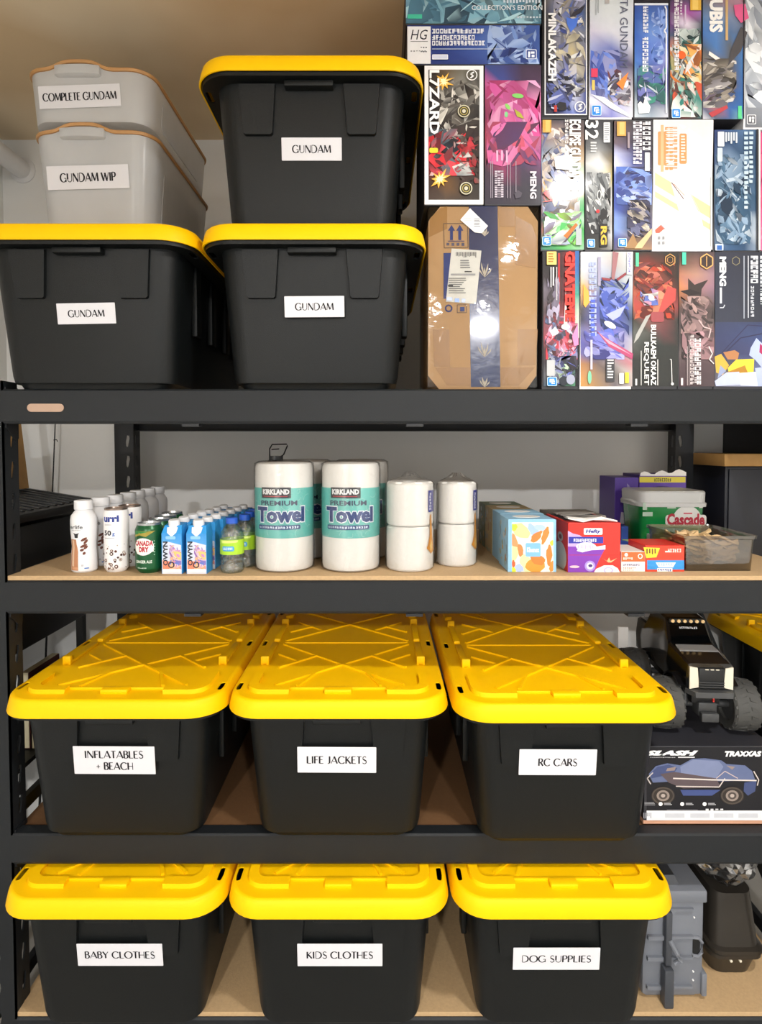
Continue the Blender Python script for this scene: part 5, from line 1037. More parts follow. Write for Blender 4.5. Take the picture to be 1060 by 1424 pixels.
def aHe(a, x0, y0, x1, y1):
    a.rect(x0, y0, x1, y1, '#dd2a1e'); a.poly([(790, 754), (842, 762), (833, 779), (826, 801), (790, 801)], '#7a34a8'); a.poly([(790, 738), (797, 742), (806, 744), (812, 748), (812, 760), (790, 760)], '#b8a0d4')
    a.rect(x0, 771.5, x1, 772.2, '#b02018'); a.rrect(812, 734.5, 838, 743.5, 1.5, '#f4f2f6'); a.text('Hefty', 814.5, 736, 836, 742.5, '#2c2c88', bold=.05, shear=.2); a.rect(791, 746.5, 839, 755.5, '#2a2c9c'); a.bars(798, 749, 830, 753.5, 12, '#f0f0f8', 4, duty=.7)
    a.ell(815, 760, 14, 6, '#dcd4ec', 18); a.poly([(802, 766), (808, 757), (822, 754), (830, 760), (842, 758), (842, 764), (822, 765), (810, 768)], '#e6e0f0'); a.bars(804, 758, 826, 764, 9, '#a890c0', 3, duty=.35)
    a.ell(799, 788, 7, 1.8, '#e0b8c0', 14); a.ell(820.5, 787, 7.5, 7.5, '#a088d4', 20); a.ell(820.5, 787, 4.8, 4.8, '#dcd8f0', 18); a.ell(821, 786.5, 3, 2.2, '#3c2c70', 12)
    a.poly([(826, 801), (829, 791), (840, 786), (852, 786), (859, 790), (862, 801)], '#e8e2e6'); a.ell(846, 793, 7, 4.5, '#b4b0d4', 16); a.ell(846, 793, 4.5, 3, '#ece8f2', 14); a.poly([(846, 782), (838, 776), (844, 780), (847, 775), (849, 780), (858, 776), (850, 782)], '#f0b080')
xh = px_box('bag_box', 'red and purple box of kitchen bags, open on top, beside the tissue boxes', 'box', (790, 727, 863, 801), .042, .19, 'red_card', aHe)
tb, o_, zt_ = xh
q = MB(); rg = random.Random(5)
hwx = (at(863, 760, .042).x-at(790, 760, .042).x)/2
P = [(-hwx+.002, .004), (-hwx*.4, .0), (0, .010), (hwx*.5, .002), (hwx-.004, .006), (hwx-.010, .030), (hwx*.4, .022), (.0, .040), (-hwx*.5, .026), (-hwx+.006, .036)]
q.prism(P, zt_-z2+.0006, zt_-z2+.004, f=lambda u, v, h: (u, v+.004, h+.004*math.sin(u*70)+.004)); q.build('torn_flap', 'white_card2', tb, smooth=0)
q = MB(); q.box(-hwx+.006, hwx-.006, .045, .184, zt_-z2+.0002, zt_-z2+.0008); q.build('open_top', 'card_edge', tb, smooth=0)
for k in range(3):
    q = MB(); q.prism([(-hwx+.01, .05+.04*k), (hwx*.2, .045+.045*k), (hwx-.012, .06+.04*k), (hwx-.02, .085+.035*k), (-.01, .075+.045*k), (-hwx+.014, .085+.04*k)], zt_-z2+.001, zt_-z2+.003, f=lambda u, v, h: (u, v, h+.006*abs(math.sin(u*50+k)))); q.build('plastic_bag_fold', 'grey_card', tb)
a = Art(down=False); hh = zt_-z2; a.ell(.06, hh*.25, .05, hh*.30, '#c8c0b8', 20); a.ell(.06, hh*.65, .022, hh*.10, '#b8a8a0', 18); a.ell(.06, hh*.65, .012, hh*.05, '#7c2a2a', 14); a.rect(.10, .01, .17, hh*.3, '#8c8078')
a.build('printed_side', 'print', lambda u, v, h: Vector((-hwx-h*.5, max(u, .002), max(v, .001))), tb)
px_box('bag_box', 'box with a greyish torn top behind the red and purple box', 'box', (772, 717, 843, 770), .245, .16, 'grey_card')
def aW(a, x0, y0, x1, y1):
    a.rect(x0, y0, x1, y1, '#eae6e2'); a.rect(x0, y0, x1, 781, '#e8622c'); a.ell(871, 771.5, 2.5, 2.5, '#f4e8e0', 12); a.bars(867, 775, 881, 778.5, 5, '#f4dcd0', 2); a.ring(890.5, 773.5, 2.8, 3, 1.2, '#f6ece6', 12); a.bars(866.5, 784, 890, 787, 9, '#5c5c84', 6, duty=.75); a.bars(866.5, 789, 885, 791, 7, '#d08870', 3); a.bars(866.5, 792, 882, 794, 6, '#e0a890', 4)
px_box('sandwich_bag_box', 'small white and orange box beside the red bag box', 'box', (864, 767, 897.5, 800.5), .050, .10, 'white_card2', aW)
def aZ(a, x0, y0, x1, y1):
    a.rect(x0, y0, x1, y1, '#e23a20'); a.poly([(895, 761), (918, 762), (913, 775), (899, 776)], '#f0c830'); a.bars(899, 763, 914, 773, 4, '#6a4420', 4, duty=.5); a.bars(929, 763, 948, 768, 6, '#f6d8d0', 3, duty=.7); a.rect(925, 766, 932, 768, '#f6d8d0')
    a.rect(900, 779, 951.5, 792, '#2a8ad0'); a.poly([(912, 782), (940, 782), (936, 789), (916, 789)], '#d8ecf6'); a.bars(915, 783, 936, 788, 9, '#3c8ac8', 3, duty=.3); a.rect(914, 790, 935, 795, '#f4f0f0'); a.bars(915, 791, 934, 794.5, 8, '#34488c', 4, duty=.6)
px_box('freezer_bag_box', 'red box with a blue stripe and yellow flash, in front of the green tub', 'box', (897.8, 758.5, 952, 800.5), .050, .10, 'red_card', aZ)
M['blue_white'] = mat('blue_white_card', '#c9cdd4', .45, var=.1)
M['deep_blue_card'] = mat('deep_blue_card', '#27479c', .45, var=.08); M['lime_card'] = mat('lime_card', '#a9bf6c', .45, var=.06)
zz1 = at(880, 763, .155).z
px_box('zip_bag_box', 'blue box lying behind the small orange and white box', 'box', (862, 757, 884, 800), .155, .065, 'deep_blue_card')
px_box('zip_bag_box', 'pale green box behind the red blue-striped box', 'box', (885.5, 758, 904, 800), .232, .10, 'lime_card')
def aBl(a, x0, y0, x1, y1): a.rect(x0, y0, x1, y1, '#d2d6da'); a.poly([(x0+4, y1-14), (x1-14, y1-16), (x1-20, y1-2), (x0, y1-2)], '#3a9ad4'); a.bars(x0+8, y1-12, x1-24, y1-5, 5, '#eef4f8', 3)
t_, o_, zt_ = px_box('freezer_bag_box', 'white box with a blue band under the green tub front edge', 'box', (906, 744, 936, 775), .264, .030, 'blue_white', aBl)
px_box('bag_box', 'dark violet box in the shade behind the red and purple box', 'box', (864, 732, 874, 775), .345, .10, 'deep_blue_card')
# purple carton
M['purple_card'] = mat('purple_card', '#4b2f8a', .45, var=.06)
def aPu(a, x0, y0, x1, y1):
    a.rect(x0, y0, x1, y1, '#5a3a9e'); a.rect(x0, 663, x1, 671, '#d8c83c'); a.bars(910, 665, 934, 669.5, 9, '#3c3420', 3, duty=.7); a.ell(920, 684, 22, 8, '#2c2058', 18); a.ell(921, 684, 16, 6, '#c8c4d8', 18)
t_, o_, zt_ = px_box('pod_box', 'purple carton with a yellow stripe and torn white top, at the back', 'box', (889, 660, 954, 760), .50, .13, 'purple_card', aPu)
q = MB(); n = 14; wv = [(-.5+i/(n-1), .004+.006*math.sin(i*1.3)+.010*i/n) for i in range(n)]; W_ = at(954, 700, .5).x-at(889, 700, .5).x
q.prism([(u*W_*.98, zt_-z2+v) for u, v in wv]+[(.49*W_, zt_-z2-.004), (-.49*W_, zt_-z2-.004)], -.0015, -.0003, f=lambda u, v, h: (u, -h-.0018, v)); q.build('torn_flap', 'white_card2', t_, smooth=0)
t_, o_, zt_ = px_box('pod_box', 'dark purple carton with a barcode sticker, left of the yellow-striped purple carton', 'box', (855, 664, 888, 745), .48, .13, 'purple_card', None)
a = Art(); a.poly([(864, 712), (886, 716), (885, 731), (862, 728)], '#b8b4c0'); a.bars(868, 716, 880, 727, 4, '#2c2838', 3); a.poly([(872, 672), (876, 676), (880, 708), (875, 706)], '#8a80a8'); a.build('sticker', 'print', px_front(.48, o_, z2), t_)
# green dishwasher tub
M['tub_green'] = mat('tub_green', '#0e7a3c', .25, var=.06, coat=.3); M['tub_lid'] = mat('tub_lid', '#c4c6c6', .35, var=.05)
Yt = .300; xa, xb = at(893, 720, Yt).x, at(984, 720, Yt).x; hT = at(930, 702, Yt).z-z2; wT = xb-xa; dT = .155
tub = thing('detergent_tub', 'green plastic tub with whitish lid and red lettering behind the clear bin', 'tub', ((xa+xb)/2, Yt+dT/2, z2))
q = MB(); q.loft([rrect(wT*.90, dT*.88, .022, 0, 5), rrect(wT*.92, dT*.90, .025, .004, 5), rrect(wT, dT, .028, hT, 5)]); q.build('tub', 'tub_green', tub)
lt = at(930, 683, Yt).z-z2
q = MB(); q.loft([rrect(wT*1.06, dT*1.06, .03, hT-.006, 5), rrect(wT*1.07, dT*1.07, .03, hT+.004, 5), rrect(wT*1.03, dT*1.03, .03, hT+.007, 5), rrect(wT*1.04, dT*1.04, .03, lt-.004, 5), rrect(wT*1.0, dT*1.0, .03, lt, 5)]); lid_ = q.build('lid', 'tub_lid', tub)
q = MB(); q.tube([(-wT*.5, -dT*.35, hT), (-wT*.56, -dT*.2, hT-.012+.02), (-wT*.56, dT*.2, hT-.012+.02), (-wT*.5, dT*.35, hT)], .005, 8); q.build('handle', 'tub_lid', lid_)
a = Art(); a.ell(956, 727, 21, 24, '#d2d4d2', 24, 0, 180, 360); a.rrect(926, 716, 983, 731, 4, '#d2d4d2'); a.text('Cascade', 928, 714, 981, 731, '#a8283c', bold=.045); a.rect(951, 713, 963, 715, '#c05060'); a.rect(941, 698.5, 969, 701.5, '#d4c43c'); a.rect(928, 705, 940, 707, '#b8ccb8'); a.rect(972.5, 703, 977.5, 706.5, '#d8dcd4'); a.rect(894, 699, 900, 709, '#a8c0b0'); a.rect(894, 712, 908, 718, '#a8c0b0')
def tubmap(u, v, h):
    p = at(u, v, Yt); zz = p.z-z2; return Vector((p.x-(xa+xb)/2, -dT/2*(.90+.10*zz/hT)-h-.0006, zz))
a.build('label', 'gloss_print', tubmap, tub)
# clear bin of wooden pieces
M['smoke_clear'] = film('clear_bin_plastic', .08, .86, '#d8d4cc', 8., .08)
M['peg_wood'] = mat('pale_wood', '#c9a97a', .6, var=.25, vscale=60)
Yb = .050; xa, xb = at(952, 770, Yb).x, at(1052, 770, Yb).x; hB = at(1000, 745, Yb).z-z2; wB = xb-xa; dB = .20; xcB = (xa+xb)/2
bin_ = thing('clear_bin', 'clear plastic bin full of pale wooden pieces at the right', 'bin', (xcB, Yb+dB/2, z2))
q = MB(); q.loft([rrect(wB*.96, dB*.94, .012, 0, 4), rrect(wB, dB, .014, hB-.010, 4), rrect(wB+.010, dB+.010, .016, hB-.008, 4), rrect(wB+.012, dB+.012, .016, hB, 4), rrect(wB+.006, dB+.006, .014, hB, 4), rrect(wB-.004, dB-.004, .012, hB-.012, 4), rrect(wB*.96-.006, dB*.94-.006, .010, .004, 4)], True, True); q.build('bin', 'smoke_clear', bin_)
rg = random.Random(12); pm = []
for s_ in range(4):
    bm = bmesh.new(); r = random.Random(s_)
    q = MB(); n = 7; Lw = r.uniform(.050, .072); rr_ = []
    for i in range(n):
        f = i/(n-1); x = -Lw/2+Lw*f; w2 = .014*(.5+.5*math.sin(PI*min(1, f*1.1+.1)))*r.uniform(.8, 1.2); zz = .006*math.sin(f*5+s_); th = .0045*r.uniform(.7, 1.3)
        rr_.append([(x, -w2, zz-th*.5), (x, w2*.4, zz-th), (x, w2, zz), (x, w2*.3, zz+th), (x, -w2*.7, zz+th*.8)])
    q.loft(rr_); pm.append(q.mesh('wood_piece', 'peg_wood', 50))
k = 0
for lay in range(8):
    for j in range(9):
        m = pm[rg.randrange(4)]
        x = xcB + (-.5+(.5+j % 3)/3)*(wB-.085)*1.0; y = Yb+.040+(j//3)*.058
        z = z2+.022+lay*(hB-.038)/7.2
        o = link('wood_piece', m, None, (x+rg.uniform(-.004, .004), y+rg.uniform(-.006, .006), z), (rg.uniform(-.35, .35), rg.uniform(-.25, .25), rg.uniform(-.5, .5)))
        tag(o, 'pale wooden piece among the heap in the clear bin', 'wood piece', 'wooden pieces in the clear bin')
q = 0

# ---------------------------------------------------------------- right bay: truck on its box
z3 = S[2]
M['pink_card'] = mat('pinkish_board', '#c9977a', .7, var=.1)
YS = .035
xa, xb = xm2+.529+.2235, at(1075, 1100, YS).x
z_a = at(960, 1150, YS).z; z_a = max(z_a, z3+.010); z_b = at(960, 1127, YS).z; z_c = at(960, 1038, YS).z
t = thing('flat_board', 'thin pinkish cardboard sheet under the truck box', 'cardboard', ((xa+xb)/2, YS, z3)); MB().box(-(xb-xa)/2, (xb-xa)/2, 0.002, .36, 0, z_a-z3, .001).build('sheet', 'pink_card', t, smooth=0)
tb = thing('truck_box', 'black printed box showing a blue off-road truck, under the black toy truck', 'box', ((xa+xb)/2, YS, z_a+.0004)); o = tb.location.copy()
MB().box(-(xb-xa)/2, (xb-xa)/2, 0, .36, 0, z_c-z_a, .0015).build('carton', 'card_edge', tb, smooth=0)
a = Art(); X0, X1 = CX+(xa+.001)*F/(YS-CAMY)*.987, 1074
a.rect(X0, 1039, X1, 1127, '#14141a'); a.rect(X0, 1127, X1, 1145.5, '#dcdde0'); a.bars(895, 1130, 907, 1138, 5, '#9a9aa0', 2, duty=.5)
for u in (925, 960, 993, 1027): a.rect(u, 1131, u+27, 1137, '#c0c2c8')
a.text('SLASH', 897, 1043.5, 971, 1050.5, '#f2f2f4', bold=.07, shear=.35); a.bars(904, 1052.5, 940, 1053.6, 14, '#c0c0c4', 3); a.rect(943, 1052, 966, 1053.5, '#d0d0d4')
a.text('TRAXXAS', 1008, 1044, 1059, 1052, '#f0f0f2', bold=.06, shear=.25)
B1, B2, B3 = '#5a6588', '#3d4870', '#727c9c'
a.poly([(902, 1076), (912, 1065), (928, 1061), (946, 1064), (962, 1055), (980, 1054), (1003, 1057), (1010, 1062), (1036, 1064), (1046, 1072), (1050, 1084), (1010, 1086), (940, 1086), (908, 1088)], B1)
a.poly([(946, 1066), (964, 1056), (1000, 1058), (1006, 1066), (996, 1082), (948, 1082)], B3); a.poly([(904, 1076), (914, 1066), (930, 1063), (942, 1068), (936, 1076), (906, 1082)], B2); a.poly([(946, 1098), (1002, 1098), (990, 1106), (950, 1106)], '#3c4a7c'); a.poly([(1035, 1088), (1052, 1085), (1050, 1100), (1040, 1106), (1034, 1100)], B2)
a.poly([(918, 1076), (938, 1073), (996, 1082), (1002, 1094), (950, 1096), (930, 1088)], '#54484c'); a.line([(905, 1090), (900, 1082), (908, 1074)], 1.6, '#b8b0ac'); a.line([(936, 1082), (990, 1084), (1052, 1085)], 1.8, '#cfc6c0'); a.line([(940, 1093), (1000, 1094), (1008, 1082)], 1.4, '#c8beb8'); a.line([(1048, 1072), (1055, 1084), (1053, 1092)], 1.4, '#c8beb8'); a.line([(996, 1082), (1008, 1072), (1026, 1082)], 1.2, '#b8a8a4'); a.poly([(928, 1068), (940, 1066), (938, 1071), (926, 1072)], '#8a7a74'); a.poly([(1010, 1064), (1022, 1066), (1018, 1070)], '#8a7a74')
for cx, cy in ((922, 1106), (1018, 1106)): a.ell(cx, cy, 16.5, 12.5, '#2e2824', 24); a.ring(cx, cy, 14.5, 11, 1.8, '#4c443e', 20); a.ell(cx, cy, 9, 7.6, '#8a7e76', 20); a.ell(cx, cy, 6, 5, '#4a423e', 16); a.ell(cx, cy, 3, 2.6, '#a89c94', 12)
for u in (918.5, 948.5, 979.5): a.ell(u, 1117.5, 2.8, 2.8, '#e8e8ea', 12); a.bars(u+5, 1116, u+18, 1119.5, 2, '#a8a8ac', 3, vert=False)
a.bars(896, 1115, 912, 1120, 3, '#a0a0a4', 5, vert=False, duty=.4); a.bars(981, 1124, 1008, 1126.5, 4, '#d0d0d4', 2); a.rect(927, 1125, 970, 1126, '#6a6a70')
a.build('printed_front', 'gloss_print', px_front(YS, o, z_a+.001), tb)

M['truck_black'] = mat('truck_body_black', '#0d0e10', .16, var=.05, coat=.6); M['truck_rubber'] = mat('tyre_rubber', '#3e3e3c', .65, var=.12, bump=.2); M['truck_silver'] = mat('hood_silver', '#a4a6a8', .3, .1); M['lamp_lens'] = mat('lamp_lens', '#d6d0be', .15, coat=.5); M['truck_grey'] = mat('chassis_grey', '#3a3b3c', .45, var=.1); M['amber'] = mat('roof_lamp', '#e8c48a', .3); M['dark_glass'] = mat('dark_glass', '#060708', .06); M['red_mark'] = mat('red_mark', '#b82018', .4)
zt = z_c
YT = .11
tx = at(979, 960, YT).x
tr = thing('toy_truck', 'black toy off-road truck with big treaded tyres on its box', 'toy truck', (tx, YT, zt+.0006), math.radians(-4))
Z = lambda py, Y=YT: at(987, py, Y).z-zt
R_t = .066; trk = .094
def tyre():
    q = MB(); prof = [(R_t*.62, -.030), (R_t*.86, -.034), (R_t*.96, -.028), (R_t*.97, 0), (R_t*.96, .028), (R_t*.86, .034), (R_t*.62, .030), (R_t*.55, .02), (R_t*.55, -.02), (R_t*.62, -.030)]
    n = 32; q.loft([[(zz, r*math.cos(2*PI*i/n), r*math.sin(2*PI*i/n)) for i in range(n)] for r, zz in prof], False, False)
    for i in range(18):         # chevron tread blocks
        for s in (-1, 1):
            an = 2*PI*(i+(.5 if s > 0 else 0))/18
            def P(w, da, r): b_ = an+da; return (s*w, r*math.cos(b_), r*math.sin(b_))
            lo = [P(.002, -.13, R_t*.93), P(.002, .01, R_t*.93), P(.033, .17, R_t*.86), P(.033, .03, R_t*.86)]; hi = [P(.003, -.12, R_t*1.0), P(.003, 0, R_t*1.0), P(.033, .16, R_t*.94), P(.033, .04, R_t*.94)]
            q.loft([lo, hi])
    return q.mesh('tyre', 'truck_rubber', 30)
def rim(): q = MB(); n = 24; q.loft([[(zz, r*math.cos(2*PI*i/n), r*math.sin(2*PI*i/n)) for i in range(n)] for r, zz in ((R_t*.60, -.024), (R_t*.60, .024), (R_t*.50, .026), (R_t*.2, .012))]); return q.mesh('rim', 'truck_grey', 30)
tm, rm_ = tyre(), rim()
for sx in (-1, 1):
    for y in (.02, .235):
        w_o = link('wheel', tm, tr, (sx*trk, y, R_t)); link('rim', rm_, w_o)
# body shell: hood, cab, fenders
zh0, zh1 = Z(950), Z(915)
q = MB(); secs = []
for y, hw, zb, zt_ in ((-.035, .052, zh0-.004, zh1-.012), (-.030, .058, zh0-.010, zh1-.004), (.02, .062, zh0-.010, zh1+.006), (.07, .064, zh0-.014, zh1+.012), (.075, .064, zh0-.014, zh1+.014), (.115, .056, zh0-.014, zh1+.072), (.20, .056, zh0-.014, zh1+.078), (.235, .062, zh0-.014, zh1+.020), (.30, .062, zh0-.010, zh1+.016)):
    secs.append([(-hw, y, zb), (hw, y, zb), (hw*1.02, y, (zb+zt_)/2), (hw*.94, y, zt_-.004), (hw*.82, y, zt_), (-hw*.82, y, zt_), (-hw*.94, y, zt_-.004), (-hw*1.02, y, (zb+zt_)/2)])
q.loft(secs); q.build('body_shell', 'truck_black', tr, smooth=25)
q = MB(); q.loft([[(-.050, .002, zh1-.006), (.050, .002, zh1-.006), (.050, .030, zh1+.009), (-.050, .030, zh1+.009)][::1], [(-.046, -.028, zh1-.004), (.046, -.028, zh1-.004), (.048, .06, zh1+.0135), (-.048, .06, zh1+.0135)]]); q.build('hood_panel', 'truck_silver', tr, smooth=0)
q = MB(); q.prism([(-.052, .0, ), (.052, .0), (.044, .052), (-.044, .052)], 0, .001, f=lambda u, v, h: (u, .0765+v*.70-.002-h, zh1+.015+v)); q.build('windshield', 'dark_glass', tr, smooth=0)
for sx in (-1, 1):
    q = MB(); q.prism([(sx*.030, zh0+.004), (sx*.053, zh0-.001), (sx*.053, zh1-.010), (sx*.034, zh1-.013)], 0, .006, f=lambda u, v, h: (u, -.032-h, v)); q.build('headlight', 'lamp_lens', tr, smooth=0)
    q = MB(); ar = [(.080*math.cos(PI*i/10), .080*math.sin(PI*i/10)) for i in range(3, 11)]; q.prism(ar+[(u*.93, v*.93) for u, v in reversed(ar)], 0, .018, f=lambda u, v, h: (sx*(.056+h), .02-u*.9, R_t+v)); q.build('fender', 'truck_black', tr)
q = MB(); q.box(-.031, .031, -.040, -.030, zh0+.002, zh1-.013, .002); gr_ = q.build('grille', 'black', tr)
for k in range(3): MB().box(-.030, .030, -.043, -.039, zh0+.005+k*.006, zh0+.0068+k*.006).build('grille_bar', 'truck_grey', gr_, smooth=0)
for k in range(3): MB().box(-.017+.013*k, -.009+.013*k, -.042, -.038, zh1-.0165, zh1-.0145).build('marker_lamp', 'lamp_lens', tr, smooth=0)
q = MB(); q.loft([[(-.060, -.030, zh0-.014), (-.045, -.056, zh0-.016), (.045, -.056, zh0-.016), (.060, -.030, zh0-.014)], [(-.060, -.030, zh0-.002), (-.046, -.054, zh0-.003), (.046, -.054, zh0-.003), (.060, -.030, zh0-.002)]]); q.build('bumper', 'truck_grey', tr, smooth=0)
q = MB(); q.cyl((-.075, .02, R_t), (.075, .02, R_t), .009, 12); q.box(-.022, .026, -.02, .05, R_t-.020, R_t+.018, .006); q.build('front_axle', 'truck_grey', tr)
q = MB(); q.cyl((-.075, .235, R_t), (.075, .235, R_t), .009, 12); q.build('rear_axle', 'truck_grey', tr)
MB().box(-.020, .022, -.036, -.020, R_t-.026, R_t-.004, .002).build('skid_block', 'truck_grey', tr)
MB().box(-.035, .035, -.01, .27, R_t+.010, zh0-.008, .004).build('chassis', 'black', tr)
for sx in (-1, 1): q = MB(); q.cyl((sx*.040, .015, R_t), (sx*.034, .03, zh0+.0), .008, 10); q.build('shock', 'truck_grey', tr)
MB().box(.001, .0045, -.046, -.040, zh0-.030, zh0-.016).build('tow_hook', 'red_mark', tr, smooth=0)
zr = zh1+.066
lb = MB().box(-.048, .048, .098, .108, zr-.006, zr+.006, .002).build('light_bar', 'black', tr)
for k in range(6): q = MB(); q.cyl((-.040+.016*k, .098, zr), (-.040+.016*k, .094, zr), .0046, 12); q.build('roof_lamp', 'amber', lb)
q = Art(down=False); q.bars(-.024, zr-.019, .024, zr-.0145, 9, '#d8d8da', 4, duty=.75); q.build('roof_script', 'print', lambda u, v, h: Vector((u, .0895+(v-(zr-.02))*.7-h, v)), lb)
# grey card slip behind the truck
px_box('paper_slip', 'small white rounded piece standing behind the toy truck', 'card', (860, 872, 874, 905), .42, .006, 'white_card2', zb=z3)

# ---------------------------------------------------------------- bottom right: tool case, black tubs, bag
z4 = S[3]
M['case_grey'] = mat('case_grey', '#6c7078', .5, var=.06, vscale=18, bump=.1); M['case_dark'] = mat('case_dark', '#3c3f45', .45, var=.08)
YC = on(950, 1390, z4).y
xa, xb = max(at(884, 1310, YC).x, xm3+.527+.2275), at(979, 1310, YC).x; hC = at(930, 1238, YC).z-z4; cw = xb-xa
cs = thing('tool_case', 'grey plastic tool case with latch and side handle standing on end', 'tool case', ((xa+xb)/2, YC, z4))
q = MB(); q.box(-cw/2, cw/2, 0, .34, .010, hC, .008); q.box(-cw/2+.012, cw/2-.012, .01, .33, 0, .02, .004); q.build('shell', 'case_grey', cs)
for k, (py, lft) in enumerate(((1264, 0), (1302, 0), (1331, 0), (1371, 0))):
    zz = at(930, py, YC).z-z4
    q = MB(); q.prism([(-cw/2+.01, zz-.004), (-cw/2+.055, zz-.004), (-cw/2+.062, zz-.010), (-.004, zz-.010), (.003, zz), (cw/2-.030, zz), (cw/2-.030, zz+.006), (-cw/2+.01, zz+.006)], 0, .010, f=lambda u, v, h: (u, .002-h, v)); q.build('shell_ridge', 'case_grey', cs, smooth=20)
for za, zb_ in ((1258, 1248), ): q = MB(); q.box(-cw/2-.003, cw/2+.003, -.008, .345, hC-.028, hC+.004, .005); q.build('top_rim', 'case_grey', cs)
q = MB(); q.loft([[(-cw/2+.02, .01, hC), (.02, .01, hC), (.02, .20, hC), (-cw/2+.02, .20, hC)], [(-cw/2+.025, .02, hC+.024), (.010, .02, hC+.024), (.01, .19, hC+.026), (-cw/2+.025, .19, hC+.026)]]); q.build('top_block', 'case_dark', cs, smooth=0)
lx0 = at(925, 1300, YC).x-(xa+xb)/2
q = MB(); q.box(lx0-.011, lx0+.013, -.026, .0, at(0, 1390, YC).z-z4, at(0, 1338, YC).z-z4, .004); q.box(lx0-.006, lx0+.010, -.018, .0, at(0, 1335, YC).z-z4, at(0, 1262, YC).z-z4, .003); lt_ = q.build('latch', 'case_dark', cs)
q = MB(); q.tube([(lx0+.004, -.014, at(0, 1300, YC).z-z4), (lx0+.020, -.020, at(0, 1316, YC).z-z4), (lx0+.032, -.016, at(0, 1328, YC).z-z4), (lx0+.020, -.012, at(0, 1334, YC).z-z4)], .006, 8); q.build('latch_clip', 'case_grey', lt_)
q = MB(); q.tube([(cw/2-.028, -.001, at(0, 1303, YC).z-z4), (cw/2-.014, -.003, at(0, 1303, YC).z-z4), (cw/2-.006, -.003, at(0, 1309, YC).z-z4), (cw/2-.006, -.003, at(0, 1322, YC).z-z4), (cw/2-.014, -.003, at(0, 1328, YC).z-z4), (cw/2-.028, -.001, at(0, 1328, YC).z-z4)], .004, 8); hd = q.build('handle', 'case_grey', cs)
q = MB(); q.prism(rr2(cw/2-.028, cw/2-.010, at(0, 1326, YC).z-z4, at(0, 1305, YC).z-z4, .005), 0, .0008, f=lambda u, v, h: (u, -.0004-h, v)); q.build('handle_gap', 'black', hd, smooth=0)
for zz in (1275, 1350, 1362): q = MB(); q.cyl((cw/2-.026, .0, at(0, zz, YC).z-z4), (cw/2-.026, -.003, at(0, zz, YC).z-z4), .002, 8); q.build('rivet', 'cap_white', cs)
q = MB(); q.box(cw/2-.006, cw/2+.008, -.006, .02, .012, at(0, 1352, YC).z-z4, .004); q.build('corner_foot', 'case_grey', cs)
# black tubs mouth to mouth
M['tub_black'] = mat('tub_black', '#2b2722', .3, var=.1)
YB_ = on(1020, 1372, z4).y+.02; xa, xb = at(990, 1340, YB_).x, at(1062, 1340, YB_).x; wq = xb-xa; zr_ = at(1020, 1327, YB_).z-z4
t = thing('black_tub', 'black plastic tub standing on the bottom shelf right of the tool case', 'tub', ((xa+xb)/2, YB_+.12, z4))
q = MB(); q.loft([rrect(wq*.80, .20, .03, 0, 5), rrect(wq*.96, .23, .03, zr_-.012, 5), rrect(wq*1.06, .25, .03, zr_-.010, 5), rrect(wq*1.06, .25, .03, zr_, 5)]); q.build('tub', 'tub_black', t)
for dx in (-.02, .004): MB().box(dx-.003, dx+.003, -.1275, -.119, zr_-.016, zr_-.011, .001).build('stud', 'lamp_lens', t)
hu = at(1020, 1253, YB_).z-z4-zr_
t = thing('black_tub', 'black plastic tub turned upside down on another tub', 'tub', ((xa+xb)/2+.004, YB_+.12, z4+zr_+.0006))
q = MB(); q.loft([rrect(wq*1.06, .25, .03, 0, 5), rrect(wq*1.06, .25, .03, .010, 5), rrect(wq*.94, .23, .03, .014, 5), rrect(wq*.78, .19, .03, hu, 5)]); q.build('tub', 'tub_black', t)
# crumpled clear bag on the upturned tub
M['bag_film'] = film('crumpled_bag_film', .12, .72, '#e2e4e8', 9., .35)
bz = z4+zr_+hu+.001
bm = bmesh.new(); bmesh.ops.create_icosphere(bm, subdivisions=4, radius=1); rgb = random.Random(2)
from mathutils import noise
hb = BT[2]-BH-.012-bz
for v in bm.verts:
    n = noise.noise(v.co*2.6)*.22+noise.noise(v.co*7)*.10
    v.co = v.co*(1+n); v.co = Vector((v.co.x*.085, v.co.y*.085, max(v.co.z*.5+.5, 0.0)*hb*.93))
me = bpy.data.meshes.new('clear_bag'); bm.to_mesh(me); bm.free(); me.materials.append(M['bag_film'])
tag(link('clear_bag', me, None, ((xa+xb)/2+.005, YB_+.09, bz)), 'crumpled clear plastic bag on the upturned black tub', 'bag')

# ---------------------------------------------------------------- left of the rack
M['black_lid'] = mat('ribbed_black_plastic', '#121314', .45, var=.05)
zlid = at(105, 699, .62).z
bx = thing('black_cabinet', 'black plastic cabinet with sloping ribbed lid standing left of the rack', 'cabinet', (-1.225, .42, 0))
MB().box(-.175, .165, -.28, .28, z3+.33, zlid-.040, .008).build('cabinet_body', 'black', bx)
for sx in (-.16, .15):
    for sy in (-.26, .26): MB().box(sx-.012, sx+.012, sy-.012, sy+.012, 0, z3+.332).build('leg', 'black', bx, smooth=0)
MB().box(-.17, .165, -.28, .28, z3-.02, z3-.006).build('lower_shelf', 'black', bx, smooth=0)
l_ = MB().box(-.385, 0, -.30, .33, -.030, 0, .008).build('ribbed_lid', 'black_lid', bx, (.19, 0, zlid), (0, .16, 0))
for k in range(14): MB().box(-.37, -.015, -.27+.042*k, -.255+.042*k, -.001, .005, .002).build('lid_rib', 'black_lid', l_)
q = MB(); q.prism([(-.010, 0), (.010, 0), (.010, .30), (-.010, .30)], -.05, .05, f=lambda u, v, h: (u, h, v))
tag(q.build('plywood_panel', 'wood', None, (-1.255, .62, zlid+.046), (0, -.10, 0), smooth=0), 'tan plywood strip leaning behind the left post', 'panel')
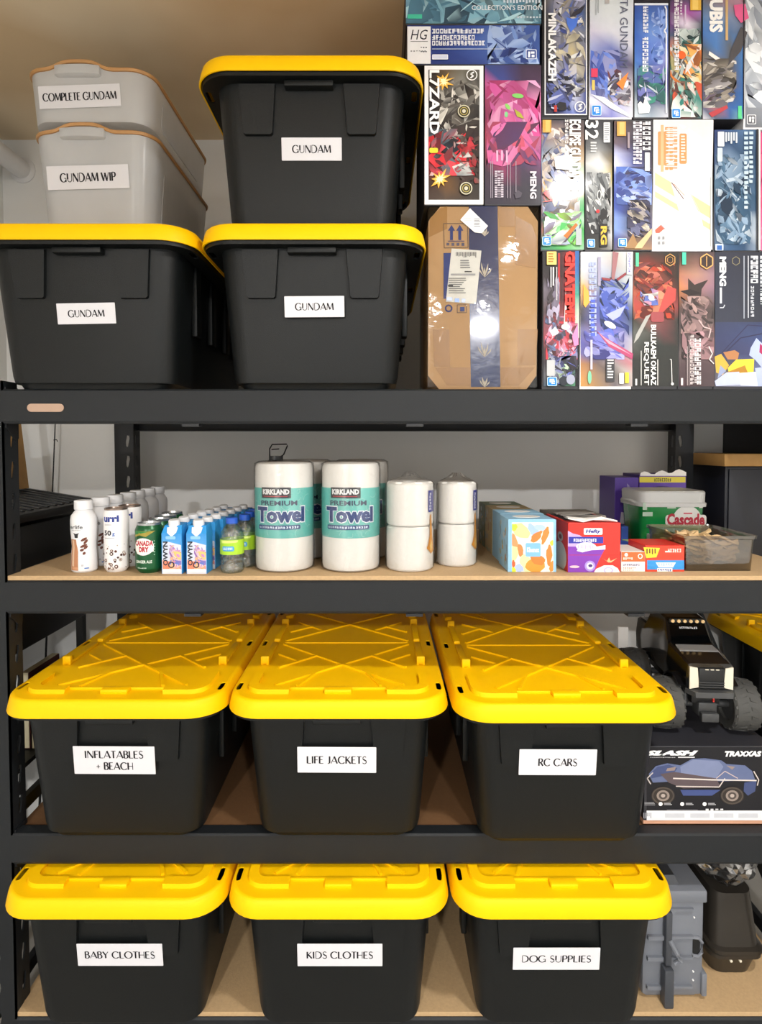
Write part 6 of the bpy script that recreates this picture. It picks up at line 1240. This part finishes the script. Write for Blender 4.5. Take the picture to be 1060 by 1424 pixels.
rod = thing('fishing_rod', 'thin dark fishing rod leaning in the left rear corner', 'fishing rod', (0, 0, 0))
p0 = at(55, 795, .79); p0.z = at(55, 795, .79).z
base = Vector((at(48, 900, .79).x, .79, .01)); tip = at(78, 560, .81)
MB().cyl(base, tip, .005, 8, .002).build('rod_blank', 'rack_dark', rod)
g = at(76, 612, .805); q = MB(); q.tube([(g.x, g.y-.006, g.z), (g.x+.012, g.y-.008, g.z+.002), (g.x+.014, g.y-.006, g.z-.006)], .0018, 6); q.build('line_guide', 'rack_dark', rod)
# books and cardboard standing on the cabinet side at row two
M['book_red'] = mat('maroon_book', '#4c2420', .6); M['book_tan'] = mat('tan_book', '#8a7a5c', .7)
for i, (dx, m, h, lb) in enumerate(((0, 'book_red', .24, 'maroon book standing behind the left post'), (.030, 'book_tan', .225, 'tan book standing behind the left post'))):
    bk = thing('book', lb, 'book', (-1.105+dx, .40, z3-.0056)); MB().box(-.013, .013, 0, .17, 0, h, .002).build('cover', m, bk, smooth=0); MB().box(-.0105, .0105, -.001, .168, .004, h+.001).build('pages', 'cream_card', bk, smooth=0)

# ---------------------------------------------------------------- right of the rack
M['navy'] = mat('navy_cabinet', '#10131f', .5, var=.06)
zp = at(1000, 640, .60)
cab = thing('wall_cabinet', 'dark navy cabinet with wooden top on the wall right of the rack', 'cabinet', (1.62, .85, 0))
zt_ = at(1000, 631, .62).z; zb_ = at(1000, 648, .62).z
MB().box(-.44, .44, -.24, -.001, zb_-.42, zb_, .004).build('cabinet_body', 'navy', cab)
MB().box(-.455, .46, -.26, -.001, zb_, zt_, .002).build('wooden_top', 'wood', cab)
MB().box(-.455, .9, -.62, -.001, S[0]-.05, S[0]-.02, .002).build('added_shade_board', 'rack_dark', cab)  # unseen board, added to cast shade on the wall above the cabinet
for x in (-.30, .55): MB().prism([(-.60, S[0]-.05), (-.001, S[0]-.05), (-.001, S[0]-.30), (-.02, S[0]-.30)], -.008, .008, f=lambda u, v, h: (x+h, u, v)).build('shade_board_bracket', 'rack_dark', cab, smooth=0)  # unseen supports added with the shading board
for k in range(2): MB().box(-.43+.44*k, -.005+.44*k, -.248, -.24, zb_-.41, zb_-.01, .002).build('door', 'navy', cab)
st = thing('low_stand', 'black metal stand right of the rack under a tote', 'stand', (1.467, .38, 0))
ztt = at(1060, 905, .45).z-.322
MB().box(-.27, .27, -.20, .44, ztt-.03, ztt-.001, .003).build('stand_top', 'rack_dark', st)
for sx in (-1, 1):
    for y in (-.18, .42): MB().box(sx*.25-.015, sx*.25+.015, y-.015, y+.015, 0, ztt-.03).build('leg', 'rack_dark', st, smooth=0)
tote(1.467, .03, ztt, 'black tote with yellow lid beyond the right end of the rack')
